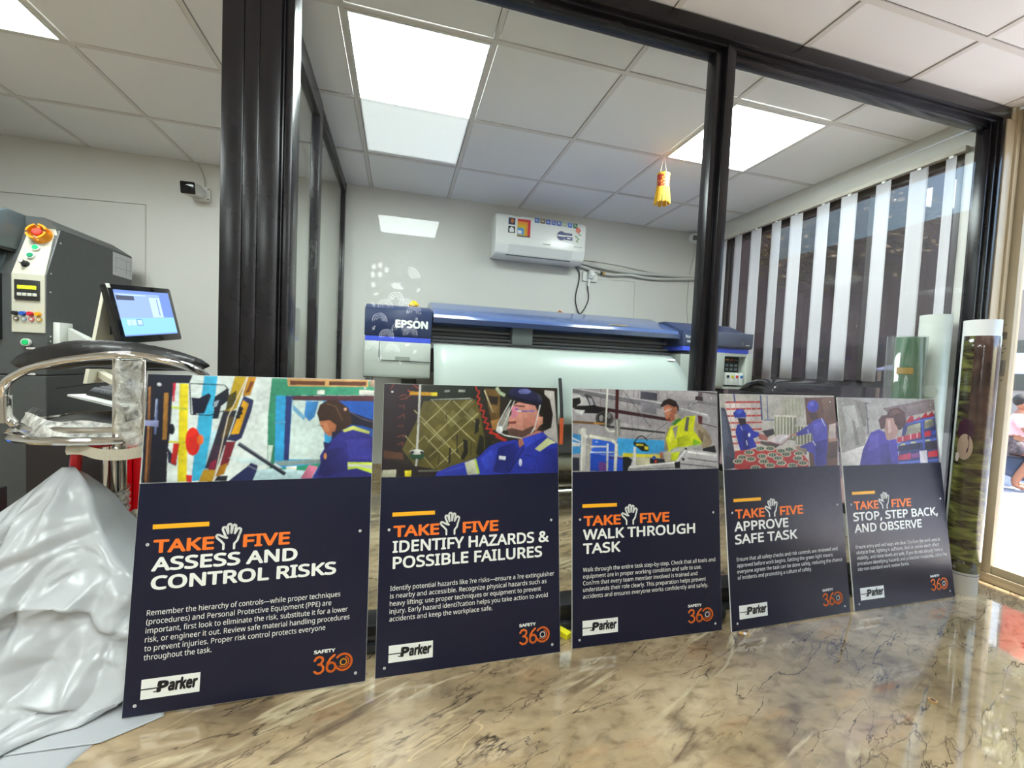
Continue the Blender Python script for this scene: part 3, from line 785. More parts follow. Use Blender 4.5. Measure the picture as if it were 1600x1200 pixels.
# ================================================================== the setting
XL, XR, YF, YB, H = -4.2, 2.5, -4.7, 2.37, 2.3
bm = B(); box(bm, XL - .1, XR + .06, YF - .1, YB + .1, -.06, 0); struct('floor', bm, MARBLE, smooth=False)
bm = B()
LIGHT_CELLS = [(-.6, .6), (1.2, .6), (-2.4, .6), (-.6, -1.2), (-.6, -3.0), (-2.4, -1.2), (-2.4, -3.0)]
gx = [-.6 * 6 - .6 + .6 * i for i in range(13)]; gy = [-4.8 + .6 * i for i in range(13)]
for x in gx[:-1]:
    for y in gy[:-1]:
        if (round(x, 2), round(y, 2)) in [(round(a, 2), round(b, 2)) for a, b in LIGHT_CELLS]: continue
        x0, x1, y0, y1 = max(x + .014, XL), min(x + .586, XR - .02), max(y + .014, YF), min(y + .586, YB)
        if x1 > x0 and y1 > y0: box(bm, x0, x1, y0, y1, H + .003 + random.random() * .003, H + .02)
box(bm, XL - .1, XR + .06, YF - .1, YB + .1, H + .03, H + .08, mi=1)
struct('ceiling', bm, [TILE, VOID], smooth=False)
bm = B()
for x in gx[1:]:
    if XL < x < XR: box(bm, x - .011, x + .011, YF, YB, H, H + .006)
for y in gy[1:]:
    if y < YB: box(bm, XL, XR - .02, y - .011, y + .011, H - .0004, H + .0055)
struct('trim_1', bm, BAR, smooth=False)
bm = B(); box(bm, XL - .1, XR + .06, YB, YB + .1, 0, H + .03); struct('wall_back', bm, WALL, smooth=False)
bm = B(); box(bm, XL - .1, XL, YF, YB, 0, H + .03); struct('wall_left', bm, WALL, smooth=False)
bm = B(); box(bm, XL - .1, XR + .06, YF - .1, YF, 0, H + .03); struct('wall_front', bm, WALL, smooth=False)
bm = B()     # right wall of the printing room, around its window
box(bm, 2.38, 2.56, .30, .36, 0, H + .03); box(bm, 2.38, 2.56, 2.05, YB, 0, H + .03)
box(bm, 2.38, 2.56, .36, 2.05, 2.16, H + .03); box(bm, 2.38, 2.56, .36, 2.05, 0, .12)
struct('wall_right', bm, WALL, smooth=False)
bm = B(); box(bm, XL, 2.38, YB - .012, YB, 0, .125); struct('baseboard_back', bm, MARBLE, smooth=False)
bm = B(); tube(bm, [(-2.95, 2.366, 1.939), (-2.079, 2.366, 1.966), (-2.075, 2.366, .13)], .0035, 6); struct('trim_2', bm, mat('trunk_line', '#c4c1b8', .6))
bm = B(); tube(bm, [(1.37, 2.367, 1.775), (1.734, 2.367, 1.789), (1.743, 2.367, .13)], .003, 6); struct('trim_3', bm, mat('trunk_line', '#c4c1b8', .6))

# --- glazed partition in front of the camera
w1 = struct('window_1')
bm = B()
box(bm, -.70, 2.44, .23, .335, 2.242, 2.3, .003); box(bm, -.70, 2.41, .262, .315, 2.208, 2.244, .003); box(bm, -.70, 2.41, .245, .262, 2.226, 2.244)
mk('header_rail', bm, BLACKM, w1, angle=.4)
bm = B()
for x0, x1, y0 in ((-.858, -.802, .23), (-.801, -.762, .231), (-.761, -.706, .23), (-.705, -.699, .243), (-.698, -.676, .25)): box(bm, x0, x1, y0, .34, 0, 2.3, .002)
mk('corner_post', bm, BLACKM, w1, angle=.4)
bm = B(); box(bm, .838, .878, .24, .32, .085, 2.244, .003); box(bm, .802, .837, .258, .31, .085, 2.244, .003); mk('middle_post', bm, BLACKM, w1, angle=.4)
bm = B(); box(bm, 2.388, 2.412, .23, .335, 0, 2.244, .003); box(bm, 2.370, 2.387, .24, .32, 0, 2.244, .003); box(bm, 2.352, 2.369, .255, .31, .085, 2.244, .003); mk('right_post', bm, BLACKM, w1, angle=.4)
bm = B(); box(bm, -.70, 2.4, .232, .33, .055, .09, .003); box(bm, -.70, 2.4, .238, .33, .03, .054); mk('bottom_rail', bm, BLACK2, w1, angle=.4)
bm = B(); box(bm, -.70, 2.4, .222, .33, 0, .03, .004); mk('floor_track', bm, GREYM, w1, angle=.4)
boxpart('glass_pane', (-.677, .803, .276, .282, .088, 2.209), GLASS, w1, smooth=False)
boxpart('glass_pane', (.877, 2.353, .276, .282, .088, 2.209), GLASS, w1, smooth=False)
# --- side partition running back to the rear wall
w2 = struct('window_2')
bm = B(); box(bm, -.82, -.776, .34, 1.32, 2.20, 2.3, .003); box(bm, -.812, -.78, 1.32, 2.37, 2.255, 2.3, .002); box(bm, -.812, -.78, 1.32, 2.37, 2.225, 2.25, .002); mk('top_rail', bm, BLACKM, w2, angle=.4)
bm = B(); box(bm, -.82, -.776, 1.24, 1.32, .0, 2.2, .003); mk('middle_post', bm, BLACKM, w2, angle=.4)
bm = B(); box(bm, -.812, -.78, 2.30, 2.358, 0, 2.3, .002); mk('rear_post', bm, BLACKM, w2, angle=.4)
bm = B(); box(bm, -.82, -.776, .34, 2.30, 0, .09, .003); mk('bottom_rail', bm, BLACK2, w2, angle=.4)
boxpart('glass_pane', (-.802, -.796, .341, 1.241, .09, 2.2), GLASS, w2, smooth=False)
boxpart('glass_pane', (-.802, -.796, 1.319, 2.301, .09, 2.226), GLASS, w2, smooth=False)
# --- shop door: beige aluminium with clear glass, along the right side
d1 = struct('door_1')
bm = B(); box(bm, 2.4125, 2.497, .226, .335, 0, 2.242, .003); box(bm, 2.441, 2.497, .226, .335, 2.242, 2.3); box(bm, 2.47, 2.4975, .218, .227, 0, 2.3); box(bm, 2.498, 2.575, .245, .305, 0, 2.3, .003); box(bm, 2.50, 2.56, -1.2, .245, 2.2, 2.3, .003); box(bm, 2.497, 2.575, -1.2, .245, 0, .03, .003)
box(bm, 2.497, 2.54, -1.2, .245, .03, .045, .002); box(bm, 2.497, 2.575, -1.2, -1.14, .03, 2.2, .003)
for z in (.3, .9, 1.5, 2.05): box(bm, 2.494, 2.498, .25, .262, z, z + .4)
mk('door_frame', bm, BEIGE, d1, angle=.4)
bm = B(); box(bm, 2.505, 2.552, .187, .238, .045, 2.2, .003); box(bm, 2.512, 2.546, -1.09, .187, .045, .085, .003); box(bm, 2.512, 2.546, -1.09, .187, 2.14, 2.2, .003); box(bm, 2.505, 2.552, -1.14, -1.09, .045, 2.2, .003)
mk('door_leaf', bm, BEIGE, d1, angle=.4)
boxpart('door_glass', (2.526, 2.532, -1.09, .187, .085, 2.14), GLASS_D, d1, smooth=False)
bm2 = B(); box(bm2, 2.50, 2.60, YF, -1.2, 0, H + .03); struct('wall_right_front', bm2, WALL, smooth=False)
bm = B(); box(bm, 2.50, 2.506, .205, .225, 1.20, 1.235); box(bm, 2.494, 2.507, .202, .222, 1.02, 1.1, .004)
for y, z in ((.212, 1.27), (.216, 1.17), (.208, 1.155), (.214, 1.135), (.21, 1.0)): cyl(bm, (2.507, y, z), (2.503, y, z), .0035, n=8)
mk('lock_strike', bm, mat('lock_grey', '#6a6458', .5), d1, angle=.4)
# --- window of the printing room behind the blind
w3 = struct('window_3')
bm = B(); box(bm, 2.42, 2.47, .36, .41, .12, 2.16); box(bm, 2.42, 2.47, 2.0, 2.05, .12, 2.16); box(bm, 2.42, 2.47, .41, 2.0, 2.11, 2.16); box(bm, 2.42, 2.47, .41, 2.0, .12, .17)
box(bm, 2.425, 2.465, .80, .84, .17, 2.11); box(bm, 2.425, 2.465, 1.36, 1.40, .17, 2.11); box(bm, 2.425, 2.465, .41, 2.0, .93, .97); mk('window_frame', bm, mat('window_frame_grey', '#3c3838', .4), w3, smooth=False)
boxpart('window_glass', (2.44, 2.446, .41, 2.0, .17, 2.11), TINT, w3, smooth=False)

# ================================================================== ceiling light panels
LBL = {(-.6, .6): 'large square ceiling light shining above the wide printer, seen through the left pane', (1.2, .6): 'square ceiling light cut by the middle black post, near the blind',
       (-2.4, .6): 'ceiling light in the top left corner above the grey machine', (-.6, -1.2): 'front room ceiling light directly above the signs, mirrored in the glass', (-.6, -3.0): 'front room ceiling light far behind, mirrored small in the glass',
       (-2.4, -1.2): 'front room ceiling light left of the signs', (-2.4, -3.0): 'front room ceiling light far behind on the left'}
def light_panel(x, y):
    t = thing('ceiling_light', LBL[(x, y)], 'ceiling light', (x + .3, y + .3, H), 'square ceiling light panels')
    bm = B()
    for a in ((x + .01, x + .59, y + .01, y + .022), (x + .01, x + .59, y + .578, y + .59), (x + .01, x + .022, y + .022, y + .578), (x + .578, x + .59, y + .022, y + .578)): box(bm, *a, H - .004, H + .012)
    mk('light_frame', bm, WHITE, t, smooth=False)
    boxpart('diffuser', (x + .0225, x + .5775, y + .0225, y + .5775, H - .001, H + .006), LIGHT, t, smooth=False)
for c in LIGHT_CELLS: light_panel(*c)

# ================================================================== the five leaning safety signs
NAVY = mat('printed_navy', '#13162d', .27, spec=.4); PANELW = mat('board_white', '#dfe0dc', .5)
INKW = mat('ink_white', '#e6e8e4', .45); INKO = mat('ink_orange', '#ee7422', .45); INKY = mat('ink_yellow', '#f0ac18', .45); INKK = mat('ink_black', '#0c0c10', .45); HOLE = mat('drilled_hole', '#cfd2d0', .5)
m, nt, b = node_mat('printed_photo'); a_ = nt.nodes.new('ShaderNodeVertexColor'); a_.layer_name = 'Print'; nt.links.new(a_.outputs[0], b.inputs['Base Color']); b.inputs['Roughness'].default_value = .36; b.inputs['Specular IOR Level'].default_value = .4
PHOTO = m
def raster(src, W=720, Hh=360):
    """paint a picture from coloured polygons and lines (thousandths of its width and height), top row first"""
    rows = src.strip().splitlines(); img = np.ones((Hh, W, 3)) * np.array(lin(rows[0]))
    rg = np.random.RandomState(len(src) % 97)
    def fill(pts, c):
        xs = np.array([p[0] for p in pts]); ys = np.array([p[1] for p in pts])
        x0, x1 = max(0, int(xs.min())), min(W, int(xs.max()) + 2); y0, y1 = max(0, int(ys.min())), min(Hh, int(ys.max()) + 2)
        if x1 <= x0 or y1 <= y0: return
        gx_, gy_ = np.meshgrid(np.arange(x0, x1) + .5, np.arange(y0, y1) + .5); ins = np.zeros(gx_.shape, bool); j = len(pts) - 1
        for i in range(len(pts)):
            if ys[i] != ys[j]:
                ins ^= ((ys[i] > gy_) != (ys[j] > gy_)) & (gx_ < (xs[j] - xs[i]) * (gy_ - ys[i]) / (ys[j] - ys[i]) + xs[i])
            j = i
        g = (gx_ - x0) / (x1 - x0) * rg.uniform(-1, 1) + (gy_ - y0) / (y1 - y0) * rg.uniform(-1, .2)      # each printed shape is softly graded
        img[y0:y1, x0:x1][ins] = (np.array(c) * (1 + .5 * (g - g.mean()))[..., None])[ins]
    for r in rows[1:]:
        k = r.split(); c = lin(k[0]); pts = [tuple(float(v) for v in q.split(',')) for q in k[2:]]; pts = [(x * W / 1000, Hh - y * Hh / 1000) for x, y in pts]
        if k[1] == 'p': fill(pts, c)
        else:
            w = float(k[1][1:]) * W / 2000
            for (xa, ya), (xb, yb) in zip(pts, pts[1:]):
                L = math.hypot(xb - xa, yb - ya) or 1; nx, ny = -(yb - ya) / L * w, (xb - xa) / L * w
                fill([(xa + nx, ya + ny), (xb + nx, yb + ny), (xb - nx, yb - ny), (xa - nx, ya - ny)], c)
    im = img.reshape(Hh // 2, 2, W // 2, 2, 3).mean((1, 3))
    rs = np.random.RandomState(len(src)); tex = np.zeros(im.shape[:2])
    for g, amp in ((10, .10), (26, .10), (70, .13)):           # printed grain: soft tonal variation at three sizes
        n_ = rs.rand(g // 2 + 2, g + 2); yy = np.linspace(0, g // 2, im.shape[0]); xx = np.linspace(0, g, im.shape[1]); iy, ix = yy.astype(int), xx.astype(int); fy, fx = (yy - iy)[:, None], (xx - ix)[None]
        fy, fx = fy * fy * (3 - 2 * fy), fx * fx * (3 - 2 * fx); q = lambda a_, b_: n_[np.ix_(iy + a_, ix + b_)]
        tex += amp * 2 * ((q(0, 0) * (1 - fx) + q(0, 1) * fx) * (1 - fy) + (q(1, 0) * (1 - fx) + q(1, 1) * fx) * fy - .5)
    p = np.pad(im * (1 + tex)[..., None], ((1, 1), (1, 1), (0, 0)), 'edge'); im = im * (1 + tex)[..., None]
    return .5 * im + .125 * (p[:-2, 1:-1] + p[2:, 1:-1] + p[1:-1, :-2] + p[1:-1, 2:])
def photo_print(parent, src, zb, y=-.0006):
    im = raster(src) * .74; h, w, _ = im.shape; me = bpy.data.meshes.new('photo_print')
    X, Z = np.meshgrid(np.linspace(.0006, .5994, w), np.linspace(.8994, zb, h)); co = np.stack([X, np.full_like(X, y), Z], -1).reshape(-1, 3)
    I = np.arange(h * w).reshape(h, w); q = np.stack([I[1:, :-1], I[1:, 1:], I[:-1, 1:], I[:-1, :-1]], -1).reshape(-1, 4)
    me.from_pydata(co.tolist(), [], q.tolist()); at = me.color_attributes.new('Print', 'FLOAT_COLOR', 'POINT')
    at.data.foreach_set('color', np.concatenate([im.reshape(-1, 3), np.ones((h * w, 1))], 1).astype(np.float32).ravel()); me.materials.append(PHOTO)
    o = bpy.data.objects.new('photo_print', me); COL.objects.link(o); o.parent = parent; return o
HAND = [[(.30, 0), (.30, .20), (.20, .32), (.06, .44), (.01, .53), (.06, .58), (.16, .55), (.30, .47), (.42, .44)],
        [(.70, 0), (.70, .19), (.82, .33), (.86, .50), (.90, .60)],
        [(.36, .50), (.24, .78), (.26, .86), (.33, .87), (.38, .82), (.45, .60)], [(.45, .60), (.42, .92), (.46, .98), (.53, .98), (.57, .92), (.57, .62)],
        [(.57, .62), (.62, .90), (.67, .95), (.73, .92), (.74, .85), (.70, .60)], [(.70, .60), (.80, .78), (.87, .80), (.93, .75), (.92, .68), (.88, .55)]]
def sign(k, pose, label, heads, body, widths, lefts, zbase, zb, wide):
    t = thing('safety_sign', label, 'sign', pose[:3], 'leaning safety signs')
    a, l, r = pose[3:]; t.rotation_mode = 'QUATERNION'
    t.rotation_quaternion = (Matrix.Rotation(a, 3, 'Z') @ Matrix.Rotation(-l, 3, 'X') @ Matrix.Rotation(-r, 3, 'Y')).to_quaternion()
    UX, UZ = (1, 0, 0), (0, 0, 1); Y = -.0012; P = lambda x, z: (x, Y, z)
    bm = B(); box(bm, 0, .6, 0, .004, 0, .9); mk('board', bm, PANELW, t, smooth=False, local=True)
    bm = B(); poly(bm, [(.0006, -.0005, .0006), (.5994, -.0005, .0006), (.5994, -.0005, zb), (.0006, -.0005, zb)]); mk('navy_print', bm, NAVY, t, smooth=False, local=True)
    photo_print(t, PICTURES[k], zb)
    bm = B(); poly(bm, [P(.038, .477), P(.171, .477), P(.171, .4895), P(.038, .4895)]); mk('yellow_bar', bm, INKY, t, smooth=False, local=True, normals=False)
    bold = .03
    for s_, x_, w_ in (('TAKE', .042, .144), ('FIVE', .257 if wide else .262, .121)):
        bm = B(); letters(bm, s_, P(x_, .413), UX, UZ, w_, .0355, bold); mk('title_text', bm, INKO, t, smooth=False, local=True, label='orange title word ' + s_, normals=False)
    bm = B()
    for s in HAND: stroke(bm, s, .088, lambda x, z: (.189 + x * .066, Y, .412 + z * .069))
    mk('hand_symbol', bm, INKW, t, smooth=False, local=True, label='white outlined open hand', normals=False)
    bm = B()
    for i, (s, x0, x1) in enumerate(heads): letters(bm, s, P(x0, .3655 - .0485 * i), UX, UZ, x1 - x0, .0365, bold if wide else .024)
    mk('headline_text', bm, INKW, t, smooth=False, local=True, normals=False)
    bm = B()
    for i, (s, w) in enumerate(zip(body, widths)): letters(bm, s, P(lefts, zbase - .0227 * i), UX, UZ, w - lefts, .0138)
    mk('body_text', bm, INKW, t, smooth=False, local=True, normals=False)
    bm = B(); poly(bm, [P(.038, .040), P(.172, .040), P(.172, .090), P(.038, .090)]); Y2 = Y - .0006
    box(bm, .038, .083, Y2, Y2 + .0001, .0635, .0665, mi=1); box(bm, .066, .083, Y2, Y2 + .0001, .0545, .0575, mi=1)
    letters(bm, 'P', (.0725, Y2, .053), UX, UZ, .026, .029, .06, 1, .12); letters(bm, 'arker', (.0985, Y2, .053), UX, UZ, .0675, .030, .05, 1, .08)
    box(bm, .06, .079, Y2 - .0002, Y2 - .0001, .0666, .0685, mi=0)
    mk('company_logo', bm, [INKW, INKK], t, smooth=False, local=True, label='white box with black lettering', normals=False)
    bm = B(); letters(bm, 'SAFETY', P(.455, .0965), UX, UZ, .058, .0098, .04)
    pts3 = [(.458, .078), (.463, .085), (.471, .087), (.479, .083), (.480, .075), (.474, .067), (.468, .066), (.476, .065), (.482, .057), (.481, .048), (.474, .042), (.465, .042), (.458, .048)]
    stroke(bm, pts3, .0062, P, 1); pts6 = [(.511, .087), (.500, .078), (.493, .066), (.492, .055)] + [(.503 + .0115 * math.cos(t_), .0545 + .0125 * math.sin(t_)) for t_ in [PI + i * PI / 8 for i in range(17)]]
    stroke(bm, pts6, .0062, P, 1); ring = lambda c, q, a0, a1, n=24: [(c[0] + q * math.cos(a0 + (a1 - a0) * i / n), c[1] + q * math.sin(a0 + (a1 - a0) * i / n)) for i in range(n + 1)]
    c0 = (.5365, .0645); stroke(bm, ring(c0, .0225, -2.6, 2.45), .0062, P, 1); stroke(bm, ring(c0, .0085, 0, 6.29), .0034, P, 2); stroke(bm, ring(c0, .0145, -2.4, 1.2), .003, P, 1)
    mk('safety_logo', bm, [INKW, INKO, INKY if k == 0 else INKW], t, smooth=False, local=True, label='orange number logo with target ring', normals=False)
    for x, z in ((.027, .873), (.572, .873), (.029, .437), (.571, .438), (.027, .027), (.571, .028)):
        bm = B(); n = 14; R_ = .0042 if z < .8 else .0034
        for q, y_, mi in ((R_, Y, 0), (R_ * .55, Y - .0002, 1)):
            poly(bm, [(x + q * math.cos(2 * PI * i / n), y_, z + q * math.sin(2 * PI * i / n)) for i in range(n)], mi)
        mk('drill_hole', bm, [HOLE, mat('hole_core', '#a8aaa8', .6)], t, smooth=False, local=True, normals=False)
    return t
SIGNS = [
 ((-1.0104, .0814, .0075, .0141, .1369, .0050), 'leftmost leaning sign, ASSESS AND CONTROL RISKS, photo of a woman driving a forklift',
  [('ASSESS AND', .041, .400), ('CONTROL RISKS', .043, .507)],
  ['Remember the hierarchy of controls—while proper techniques', '(procedures) and Personal Protective Equipment (PPE) are', 'important, first look to eliminate the risk, substitute it for a lower', 'risk, or engineer it out. Review safe material handling procedures', 'to prevent injuries. Proper risk control protects everyone', 'throughout the task.'],
  [.521, .497, .543, .549, .483, .195], .039, .252, .600, True),
 ((-.3847, .1074, .001, .0019, .1518, .0050), 'second leaning sign from the left, IDENTIFY HAZARDS, photo of a man in face shield',
  [('IDENTIFY HAZARDS &', .041, .562), ('POSSIBLE FAILURES', .043, .537)],
  ['Identify potential hazards like ?re risks—ensure a ?re extinguisher', 'is nearby and accessible. Recognize physical hazards such as', 'heavy lifting; use proper techniques or equipment to prevent', 'injury. Early hazard identi?cation helps you take action to avoid', 'accidents and keep the workplace safe.'],
  [.580, .552, .532, .556, .363], .0375, .252, .599, False),
 ((.2628, .1191, .001, -.0294, .1112, .0100), 'middle leaning sign, WALK THROUGH TASK, photo of a man in a yellow vest',
  [('WALK THROUGH', .040, .491), ('TASK', .040, .184)],
  ['Walk through the entire task step-by-step. Check that all tools and', 'equipment are in proper working condition and safe to use.', 'Con?rm that every team member involved is trained and', 'understands their role clearly. This preparation helps prevent', 'accidents and ensures everyone works confidently and safely.'],
  [.575, .515, .497, .533, .542], .040, .256, .603, False),
 ((.899, .093, .001, .0168, .1454, .0100), 'fourth leaning sign from the left, APPROVE SAFE TASK, photo of two blue workers among cans',
  [('APPROVE', .035, .302), ('SAFE TASK', .035, .344)],
  ['Ensure that all safety checks and risk controls are reviewed and', 'approved before work begins. Getting the green light means', 'everyone agrees the task can be done safely, reducing the chance', 'of incidents and promoting a culture of safety.'],
  [.553, .524, .575, .407], .039, .254, .602, False),
 ((1.5333, .1116, .001, -.001, .1562, .0080), 'rightmost leaning sign, STOP STEP BACK AND OBSERVE, photo of a worker at part bins',
  [('STOP, STEP BACK,', .034, .544), ('AND OBSERVE', .035, .435)],
  ['Ensure entry and exit ways are clear. Confirm the work area is', 'obstacle free, lighting is suf?cient, dust or smoke won’t affect', 'visibility, and noise levels are safe. If you do not already have a', 'procedure identifying hazards and protective measures, utilize the', 'site non-standard work review forms.'],
  [.539, .529, .548, .574, .335], .035, .2515, .602, False)]
for i, s in enumerate(SIGNS): sign(i, *s)

# ================================================================== wide-format printer
PN = mat('printer_navy', '#29365a', .3, spec=.5); PNL = mat('printer_navy_top', '#4a5f92', .22, coat=.4); PB = mat('printer_blue_stripe', '#3f56d8', .4)
PG = mat('printer_grey', '#b4b9b2', .42, noise=.02, nscale=6); PGL = mat('printer_plate', '#aab4ae', .32); PD = mat('printer_dark', '#55565b', .4); PDK = mat('printer_slot', '#0f1012', .5)
pr = thing('wide_format_printer', 'very wide navy and grey roll printer behind the glass against the back wall', 'printer', (.80, 1.85, 0))
prof = lambda y0, z0, zt: [(y0, z0), (y0, zt), (y0 + .10, zt + .035), (2.2, zt + .045), (2.2, z0)]
bm = B(); prism(bm, [(1.405, .86), (1.39, .875), (1.395, 1.075), (2.2, 1.075), (2.2, .86)], 'x', -.545, -.165, bev=.008); mk('left_housing', bm, PG, pr)
bm = B(); prism(bm, prof(1.398, 1.104, 1.262), 'x', -.545, -.165, bev=.006); mk('left_cover', bm, PN, pr, label='navy cover carrying the maker lettering')
bm = B(); box(bm, -.540, -.168, 1.40, 2.19, 1.076, 1.103); mk('blue_stripe', bm, PB, pr)
bm = B(); tube(bm, [(-.46, 1.391, 1.07), (-.46, 1.389, .985), (-.455, 1.389, .968), (-.44, 1.389, .965), (-.168, 1.389, .962)], .0022, 5); box(bm, -.37, -.285, 1.388, 1.394, .968, .988, mi=1); mk('door_seam', bm, [PDK, mat('printer_grip', '#8f958f', .5)], pr)
bm = B(); box(bm, -.545, -.165, 1.388, 1.42, .868, .876); mk('base_seam', bm, mat('printer_grip', '#8f958f', .5), pr)
bm = B(); letters(bm, 'EPSON', (-.375, 1.3965, 1.158), (1, 0, 0), (0, 0, 1), .188, .046, .05); mk('maker_lettering', bm, INKW, pr, smooth=False, normals=False)
bm = B(); prism(bm, [(1.47, 1.235), (1.42, 1.225), (1.44, 1.26), (1.60, 1.315), (1.80, 1.375), (1.98, 1.392), (2.2, 1.38), (2.2, 1.2), (1.6, 1.2)], 'x', -.155, 1.56, bev=.005); mk('top_cover', bm, PNL, pr)
bm = B(); box(bm, -.155, 1.56, 1.418, 1.424, 1.205, 1.236); mk('cover_lip', bm, PN, pr)
bm = B(); box(bm, -.16, 1.56, 1.62, 2.2, .9, 1.2, mi=0)
for z, y in ((1.175, 1.56), (1.15, 1.6), (1.125, 1.55), (1.10, 1.52)): tube(bm, [(-.15, y, z), (1.55, y, z)], .008, 8, 1)
for i in range(18): x = -.1 + i * .095; box(bm, x, x + .05, 1.53, 1.56, 1.088, 1.10, mi=1)
box(bm, -.16, 1.56, 1.46, 1.7, 1.05, 1.085, mi=1); mk('print_bay', bm, [PD, mat('printer_rail', '#8c8e90', .35, metal=.3)], pr)
bm = B(); box(bm, .36, .50, 1.50, 1.60, 1.10, 1.215, .006); mk('print_carriage', bm, mat('carriage_grey', '#7d8488', .4), pr)
bm = B(); surf(bm, lambda u, v: (-.150 + u * (1.655 + .16 * v * v), 1.44 - .20 * math.sin(v * 1.35), 1.078 - .06 * v - .40 * v * v), 24, 14); mk('paper_guide_plate', bm, PGL, pr, label='bright curved plate below the print slot', normals=False)
bpy.context.collection.objects[-1].modifiers.new('thickness', 'SOLIDIFY').thickness = -.006
bm = B(); surf(bm, lambda u, v: (-.150 + u * (1.815), 1.245 + .22 * v, .618 - .05 * v), 3, 3); mk('plate_underside', bm, PD, pr)
bm = B(); box(bm, 1.44, 1.50, 1.372, 1.376, 1.045, 1.058, rot=(Vector((1.47, 1.374, 1.05)), Matrix.Rotation(-.5, 3, 'X'))); mk('small_label', bm, INKW, pr)
bm = B(); prism(bm, [(1.405, .865), (1.392, .88), (1.392, 1.125), (2.2, 1.125), (2.2, .865)], 'x', 1.665, 1.925, bev=.006); prism(bm, [(1.405, .865), (1.392, .88), (1.392, 1.125), (2.2, 1.125), (2.2, .865)], 'x', 2.115, 2.172, bev=.006)
box(bm, 1.92, 2.12, 1.40, 2.2, 1.103, 1.125); box(bm, 1.92, 2.12, 1.392, 2.2, .865, .882); box(bm, 1.56, 1.67, 1.40, 2.2, .865, 1.1); mk('right_housing', bm, PG, pr)
bm = B(); box(bm, 1.57, 2.13, 1.398, 2.19, 1.126, 1.156); mk('blue_stripe', bm, PB, pr)
bm = B(); prism(bm, [(1.395, 1.157), (1.395, 1.262), (1.44, 1.275), (1.62, 1.345), (2.2, 1.36), (2.2, 1.157)], 'x', 1.565, 2.145, bev=.005); mk('right_cover', bm, PN, pr)
bm = B(); prism(bm, [(1.40, 1.157), (1.385, 1.17), (1.38, 1.268), (1.40, 1.272)], 'x', 1.77, 2.152, bev=.003); mk('control_panel', bm, mat('panel_slate', '#4d5368', .3), pr)
bm = B(); letters(bm, 'SureColor', (1.585, 1.3925, 1.215), (1, 0, 0), (0, 0, 1), .15, .019, .01); letters(bm, 'S40', (1.600, 1.3925, 1.182), (1, 0, 0), (0, 0, 1), None, .016, .01); mk('model_lettering', bm, INKW, pr, smooth=False, normals=False)
bm = B(); cq = (2.055, 1.3775, 1.195); stroke(bm, [(cq[0] + .011 * math.cos(t_), cq[2] + .011 * math.sin(t_)) for t_ in [i * PI / 8 for i in range(17)]], .005, lambda x, z: (x, 1.3795, z)); box(bm, 2.085, 2.115, 1.378, 1.380, 1.182, 1.189)
mk('panel_mark', bm, INKW, pr, smooth=False, normals=False)
bm = B(); box(bm, 1.925, 2.115, 1.47, 1.6, .882, 1.103); mk('ink_bay', bm, PDK, pr)
for i, c in enumerate(('#16161a', '#e6d21c', '#d8434a', '#2f6fc0')):
    x = 1.952 + i * .0395; bm = B(); box(bm, x, x + .037, 1.405, 1.47, .893, .985, .003); o = mk('ink_cartridge', bm, mat('cartridge_white', '#dfe4e0', .4), pr)
    mk('colour_label', (lambda q: (box(q, x + .008, x + .03, 1.4035, 1.4048, .945, .965), q)[1])(B()), mat('ink_label_%d' % i, c, .5), o)
bm = B()
for i in range(4):
    for j in range(2): box(bm, 1.957 + i * .04, 1.982 + i * .04, 1.466, 1.469, 1.0 + j * .03, 1.018 + j * .03)
mk('ink_window', bm, mat('ink_window', '#7c8a90', .3), pr)
bm = B()
for i, c in enumerate((2, 0, 1, 2)): box(bm, 1.957 + i * .04, 1.985 + i * .04, 1.466, 1.469, 1.075, 1.083, mi=c)
mk('colour_key', bm, [mat('key_amber', '#e0a030', .5), mat('key_red', '#c84a40', .5), mat('key_grey', '#787c80', .5)], pr)
bm = B()
for x in (-.28, 1.86):
    box(bm, x - .05, x + .05, 1.75, 1.95, .12, .9, .01); box(bm, x - .045, x + .045, 1.45, 2.2, .07, .13, .01)
    for y in (1.5, 2.15): cyl(bm, (x - .03, y, .036), (x + .03, y, .036), .035)
box(bm, -.28, 1.86, 1.8, 1.86, .3, .38, .01); mk('stand', bm, mat('stand_grey', '#70757a', .45), pr)
bm = B(); tube(bm, [(-.25, 1.52, .31), (1.83, 1.52, .31)], .05, 20); tube(bm, [(-.25, 1.42, .19), (1.83, 1.42, .19)], .012, 10, 1); tube(bm, [(-.25, 1.36, .165), (1.83, 1.36, .165)], .010, 10, 1); box(bm, -.2, 1.8, 1.44, 1.5, .40, .60, mi=2)
mk('take_up_roller', bm, [mat('roller_core', '#aaa48e', .6), CHROME, PD], pr)
bm = B(); box(bm, -.53, -.49, 1.345, 1.40, .79, .862, .004); mk('bracket', bm, BLACK, pr)
bm = B(); tube(bm, [(.612, 1.26, .90), (.617, 1.225, .74), (.621, 1.22, .66)], .011, 8); tube(bm, [(.621, 1.22, .66), (.625, 1.22, .50)], .013, 8, 1); mk('lever', bm, [BLACK, mat('lever_orange', '#c8552a', .5)], pr)

